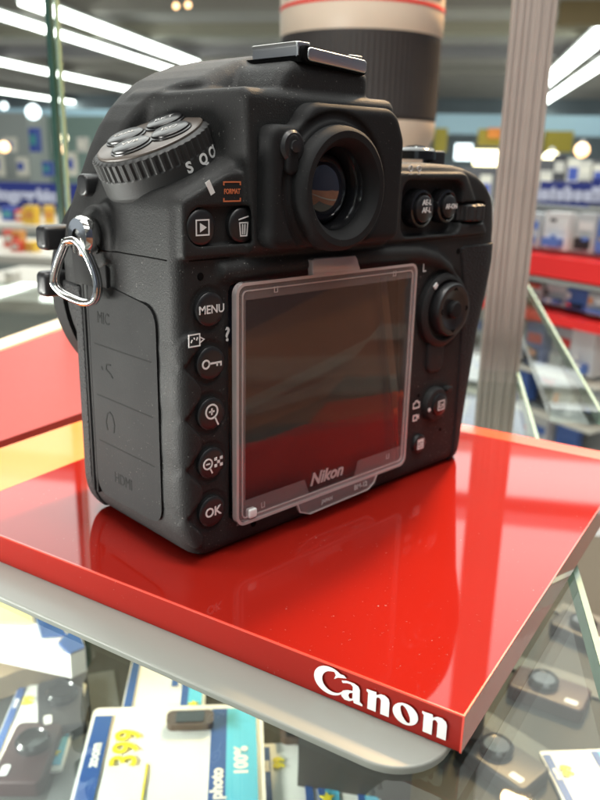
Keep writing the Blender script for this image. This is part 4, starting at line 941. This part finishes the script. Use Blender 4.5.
def price_card(O, A, B, w, h, label, big=True, yellow='399', group=None):
    """O corner on the shelf, A along the width, B along the height (metres)"""
    t = thing('price_card', O, label, 'price card', group); f = lambda u, v, z=0: O+A*u+B*v+Vector((0, 0, z))
    def q(nm, pts, z, m, th=0.0005, par=t):
        P = [f(u*w, v*h, z) for u, v in pts]; n = len(P); vs = P+[p-Vector((0, 0, th)) for p in P]
        ar = sum(P[i].x*P[(i+1) % n].y-P[(i+1) % n].x*P[i].y for i in range(n))
        fs = [tuple(range(n)), tuple(reversed(range(n, 2*n)))]+[(i, n+i, n+(i+1) % n, (i+1) % n) for i in range(n)]
        if ar < 0: fs = [tuple(reversed(x)) for x in fs]
        return put(nm, vs, fs, m, par)
    q('card_sheet', rr(0, 1, 0, 1, 0.03, 3), 0.0015, m_card, 0.0015)
    q('navy_stripe', [(0.02, 0.05), (0.12, 0.05), (0.12, 0.95), (0.02, 0.95)], 0.0021, m_cblue)
    q('navy_stripe', [(0.70, 0.05), (0.79, 0.05), (0.79, 0.97), (0.70, 0.97)], 0.0021, m_cblue)
    q('cyan_panel', [(0.79, 0.05), (0.96, 0.05), (0.96, 0.97), (0.79, 0.97)], 0.0021, m_cyan)
    for (cx_, cy_, r_) in ((0.80, 0.42, 0.10), (0.86, 0.16, 0.07)):
        q('star', [(cx_+r_*(1 if k % 2 == 0 else 0.42)*math.cos(0.3+k*math.pi/5)*1.0, cy_+r_*(1 if k % 2 == 0 else 0.42)*math.sin(0.3+k*math.pi/5)*w/h) for k in range(10)], 0.0027, m_cyel)
    Aa, Bb = A.normalized(), B.normalized()
    fm = lambda u, v, z: O+(Bb*u-Aa*v)*MMF+Vector((0, 0, 0.0016+z*MMF))
    def put_t(s, size, u, v, m, nm='card_lettering'):
        g = lambda a, b, c: O+A*(u*w)+B*(v*h)+(Bb*a-Aa*b)*MMF+Vector((0, 0, 0.0022+c*MMF))
        return text(nm, s, size*1000, g, m, t, w=0, th=0.08, bold=0.3)
    put_t(yellow, w*0.20, 0.24, 0.78, m_cyel); put_t('zoom', w*0.08, 0.07, 0.75, m_card)
    put_t('photo', w*0.09, 0.745, 0.6, m_card); put_t('100%', w*0.10, 0.875, 0.7, m_card)
    if big: q('card_rule', [(0.36, 0.3), (0.37, 0.3), (0.37, 0.7), (0.36, 0.7)], 0.0021, m_cyel)
    return t
def shelf_phone(O, A, B, w, h, label, group):
    t = thing('small_phone', O, label, 'phone', group)
    fm = lambda u, v, z: O+A*(u)+B*(v)+Vector((0, 0, z))
    pts = rr(-w/2, w/2, -h/2, h/2, h*0.3, 4)
    prism('phone_shell', pts, 0, 0.003, fm, m_brown, t); prism('phone_screen', rr(-w*0.30, w*0.30, -h*0.36, h*0.36, h*0.1, 3), 0.0031, 0.0034, fm, m_gloss, t)
c0 = onz(40, 800, ZB); c1 = onz(95, 719, ZB); c2 = onz(262, 714, ZB); 
A = (c2-c1); w_ = A.length; A.normalize(); B = (onz(99, 716, ZB)-c0); B = B-A*B.dot(A); B.normalize()
hh = 0.115
O = c1-B*hh+Vector((0, 0, 0.004))
price_card(O, A, B, w_, hh, 'largest white price card with yellow figures and cyan panel, under the front of the plate')
shelf_phone(O+A*w_*0.58+B*hh*0.88+Vector((0, 0, 0.0035)), A, B, w_*0.27, 0.009, 'brown phone lying at the top of the largest price card', None)
i = 0
for (px, py, s, lab) in ((128, 684, 0.5, 'white price card just behind the largest one, partly under the plate'), (262, 792, 0.42, 'small price card at the bottom, right of the largest card'), (300, 760, 0.40, 'small price card tucked under the plate left of the dark block'), (175, 655, 0.4, 'small price card behind the upright glass edge under the plate')):
    O = onz(px, py, ZB)+Vector((0, 0, 0.001)); price_card(O-B*0.03, A, B, w_*s, hh*s*1.1, lab, False, '99', 'small price cards on the lower shelf')
    shelf_phone(O+A*w_*s*0.45+B*(hh*s*0.5)+Vector((0, 0, 0.0035)), A, B, w_*s*0.36, 0.009, 'brown phone on the '+lab.replace('white price card ', 'price card ').replace('small price card ', 'small card ')[:70], 'brown phones on the small price cards')
# dark block and aluminium foot under the plate
bu = uvw(318, 770, 0.30)[0]; bu1 = uvw(412, 770, 0.30)[0]
box_thing('dark_pedestal', bu, bu1, 0.245, 0.33, ZB-CAM.z, ZB-CAM.z+0.045, simple('umber_block', (0.055, 0.05, 0.045), 0.5, var=(60, 0.3)), 'dark brown block on the lower shelf below the rounded plate corner', 'block')
# carton with blue corners and cardboard behind, at the left
OB = onz(-30, 668, ZB)
cb = tag(pslab('cardboard_sheet', [(-60, 640), (84, 618), (80, 648), (-60, 700)], ZB+0.012, 0.011, simple('cardboard', (0.33, 0.24, 0.14), 0.7)), 'brown cardboard tray under the white and blue carton at the left', 'cardboard')
bx_ = thing('flat_carton', onz(20, 640, ZB+0.012), 'white flat carton with blue corners on cardboard at the lower left', 'carton')
pslab('carton_shell', [(-60, 560), (62, 560), (85, 647), (70, 654), (-60, 626)], ZB+0.028, 0.012, m_card, bx_)
pslab('blue_corner', [(34, 608), (50, 602), (66, 634), (42, 636)], ZB+0.0295, 0.001, m_cblue, bx_)
pslab('blue_corner', [(58, 642), (76, 626), (84.5, 646.5), (70, 653)], ZB+0.0295, 0.001, m_cblue, bx_)
pslab('yellow_panel', [(-40, 596), (26, 594), (32, 622), (-40, 622)], ZB+0.0295, 0.001, simple('pale_yellow_print', (0.75, 0.72, 0.35)), bx_)
ft = thing('post_foot', st(uvw(470, 780, 0.30)[0], 0.30, ZB-CAM.z), 'pale aluminium foot seen through the glass below the front corner of the slab', 'post foot')
for a_, b_ in ((443, 449), (457, 474)): sbox('foot_fin', uvw(a_, 775, 0.30)[0], uvw(b_, 775, 0.30)[0], 0.28, 0.30, ZB-CAM.z, ZB-CAM.z+0.022, m_alu, ft)
tag(sbox('glass_edge', uvw(85, 690, 0.30)[0], uvw(89.5, 690, 0.30)[0], 0.30, 0.304, ZB-CAM.z, ZS-0.006-CAM.z, m_gedge), 'short dark green upright glass edge under the left part of the plate', 'glass edge')
tag(sbox('reflection_panel', 1.3, 1.34, -3.5, 1.0, FLOORW, -0.12, simple('brown_reflection_panel', (0.42, 0.18, 0.10), 0.5, var=(3, 0.4))), kind='structure')  # unseen brown panel added for the screen to reflect

# --- unseen strip lights added behind the viewer for reflections, and the rear wall
for (u, v0, v1) in ((-1.6, -7, -1.5), (0.2, -7, -2.0), (2.2, -7, -1.0)):
    t = thing('strip_light', st(u, (v0+v1)/2, 1.75), 'unseen long strip light added behind the viewer for reflections', 'strip light', 'added strip lights behind the viewer')
    sbox('housing', u-0.12, u+0.12, v0, v1, 1.80, 1.86, m_house, t)
    for q in (-0.05, 0.05): sbox('tube', u+q-0.03, u+q+0.03, v0+0.05, v1-0.05, 1.75, 1.80, m_tube, t)
tag(sbox('wall', -6, 6, -7.8, -7.6, FLOORW, 0.5, simple('rear_store_wall', (0.25, 0.28, 0.34), 0.6, var=(1.2, 0.4))), kind='structure')
# thin panel joints on the camera shell
def on_body(x, y0, z, d=(0, 1, 0), n=60):
    p = np.array([x, y0, z], float); d = np.array(d, float)
    for _ in range(n):
        v = float(body_sdf(np.array([p[0]]), np.array([p[1]]), np.array([p[2]]))[0]); p = p+d*v*0.8
        if abs(v) < 0.01: break
    return tuple(p)
def seam(pts, d, r=0.16, m=None):
    tube('panel_joint', [on_body(*p, d=d) for p in pts], r, m or m_dark, cam_root, n=6)
seam([(x, -20, 74.1) for x in np.arange(12, 24, 1.0)], (0, 1, 0))
seam([(x, -20, 73.9+0.02*(x-80)) for x in np.arange(86, 127, 1.2)], (0, 1, 0), 0.12)
seam([(-20, y, 74.1) for y in np.arange(4, 30, 1.2)], (1, 0, 0))
seam([(119.3+0.02*z, -20, z) for z in np.arange(8, 44, 1.5)], (0, 1, 0), 0.12)
arcp = [(14+24*math.sin(t), 0, 0) for t in ()]
for (x, z) in ((15.0, 70.5), (112.5, 70.0), (31.0, 5.2)):
    lathe('screw', [(0.1, 0), (0.9, 0), (0.8, 0.15), (0.1, 0.15)], BACK(on_body(x, -20, z)[1]), m_dark, cam_root, n=18, cu=x, cv=z)
tag(sbox('reflection_panel', 1.27, 1.298, -3.5, 1.0, -0.42, -0.38, m_ctop), kind='structure')  # unseen cream rail added as a light stripe in the screen reflection
tag(sbox('reflection_panel', 1.31, 1.33, -3.5, 1.0, -0.119, 1.4, simple('navy_reflection_panel', (0.03, 0.035, 0.07), 0.6)), kind='structure')  # unseen navy panel added to darken the upper screen reflection

# --- compact cameras made up for vague reflections in the glass, with grey cards
m_silver = simple('silver_shell', (0.30, 0.30, 0.30), 0.35, metal=0.6); m_maroon = simple('maroon_shell', (0.035, 0.010, 0.011), 0.45); m_gcard = simple('dull_card', (0.10, 0.11, 0.11), 0.6)
def compact(px, py, ang, m, label, sc=0.8):
    O = onz(px, py, ZB)+Vector((0, 0, 0.0006)); a = SA+ang; A1 = Vector((math.cos(a), math.sin(a), 0)); B1 = Vector((-math.sin(a), math.cos(a), 0))
    t = thing('reflection_standin', O, label, 'compact camera', 'compact cameras standing in for reflections in the glass'); f = lambda u, v, z: O+(A1*u+B1*v+Vector((0, 0, z)))*sc
    prism('camera_shell', rr(-0.021, 0.021, -0.012, 0.012, 0.004, 5), 0, 0.008, f, m, t, bev=0.0015)
    prism('card', rr(-0.030, 0.030, -0.030, -0.015, 0.001, 2), 0, 0.0008, f, m_gcard, t)
    lathe('lens_ring', [(0.0085, 0.007), (0.0085, 0.011), (0.0070, 0.0125), (0.0062, 0.0115), (0.0001, 0.0112)], f, m_gloss, t, n=36, cu=0.004, cv=-0.001)
    prism('flash_window', rr(-0.017, -0.010, 0.005, 0.009, 0.001, 2), 0.008, 0.0084, f, m_pw, t)
compact(548, 700, 1.2, m_maroon, 'maroon compact camera standing in for a glass reflection at right, nearest the slab edge')
compact(500, 770, 0.9, m_prod, 'black compact camera standing in for a glass reflection at the bottom, right of the slab corner')
compact(586, 640, 1.0, m_prod, 'black compact camera standing in for a glass reflection at the right edge by the green glass edge')
compact(30, 765, 0.2, m_maroon, 'maroon compact camera standing in for a glass reflection in the lower left corner')
compact(62, 715, 0.5, m_prod, 'black compact camera standing in for a glass reflection left of the largest price card')
for (px, py, s_, lab) in ((5, 725, 0.42, 'small price card at the left edge of the lower shelf'), (560, 800, 0.42, 'small price card at the bottom edge of the lower shelf, at right')):
    price_card(onz(px, py, ZB)+Vector((0, 0, 0.001))-B*0.03, A, B, w_*s_, hh*s_*1.1, lab, False, '99', 'small price cards on the lower shelf')
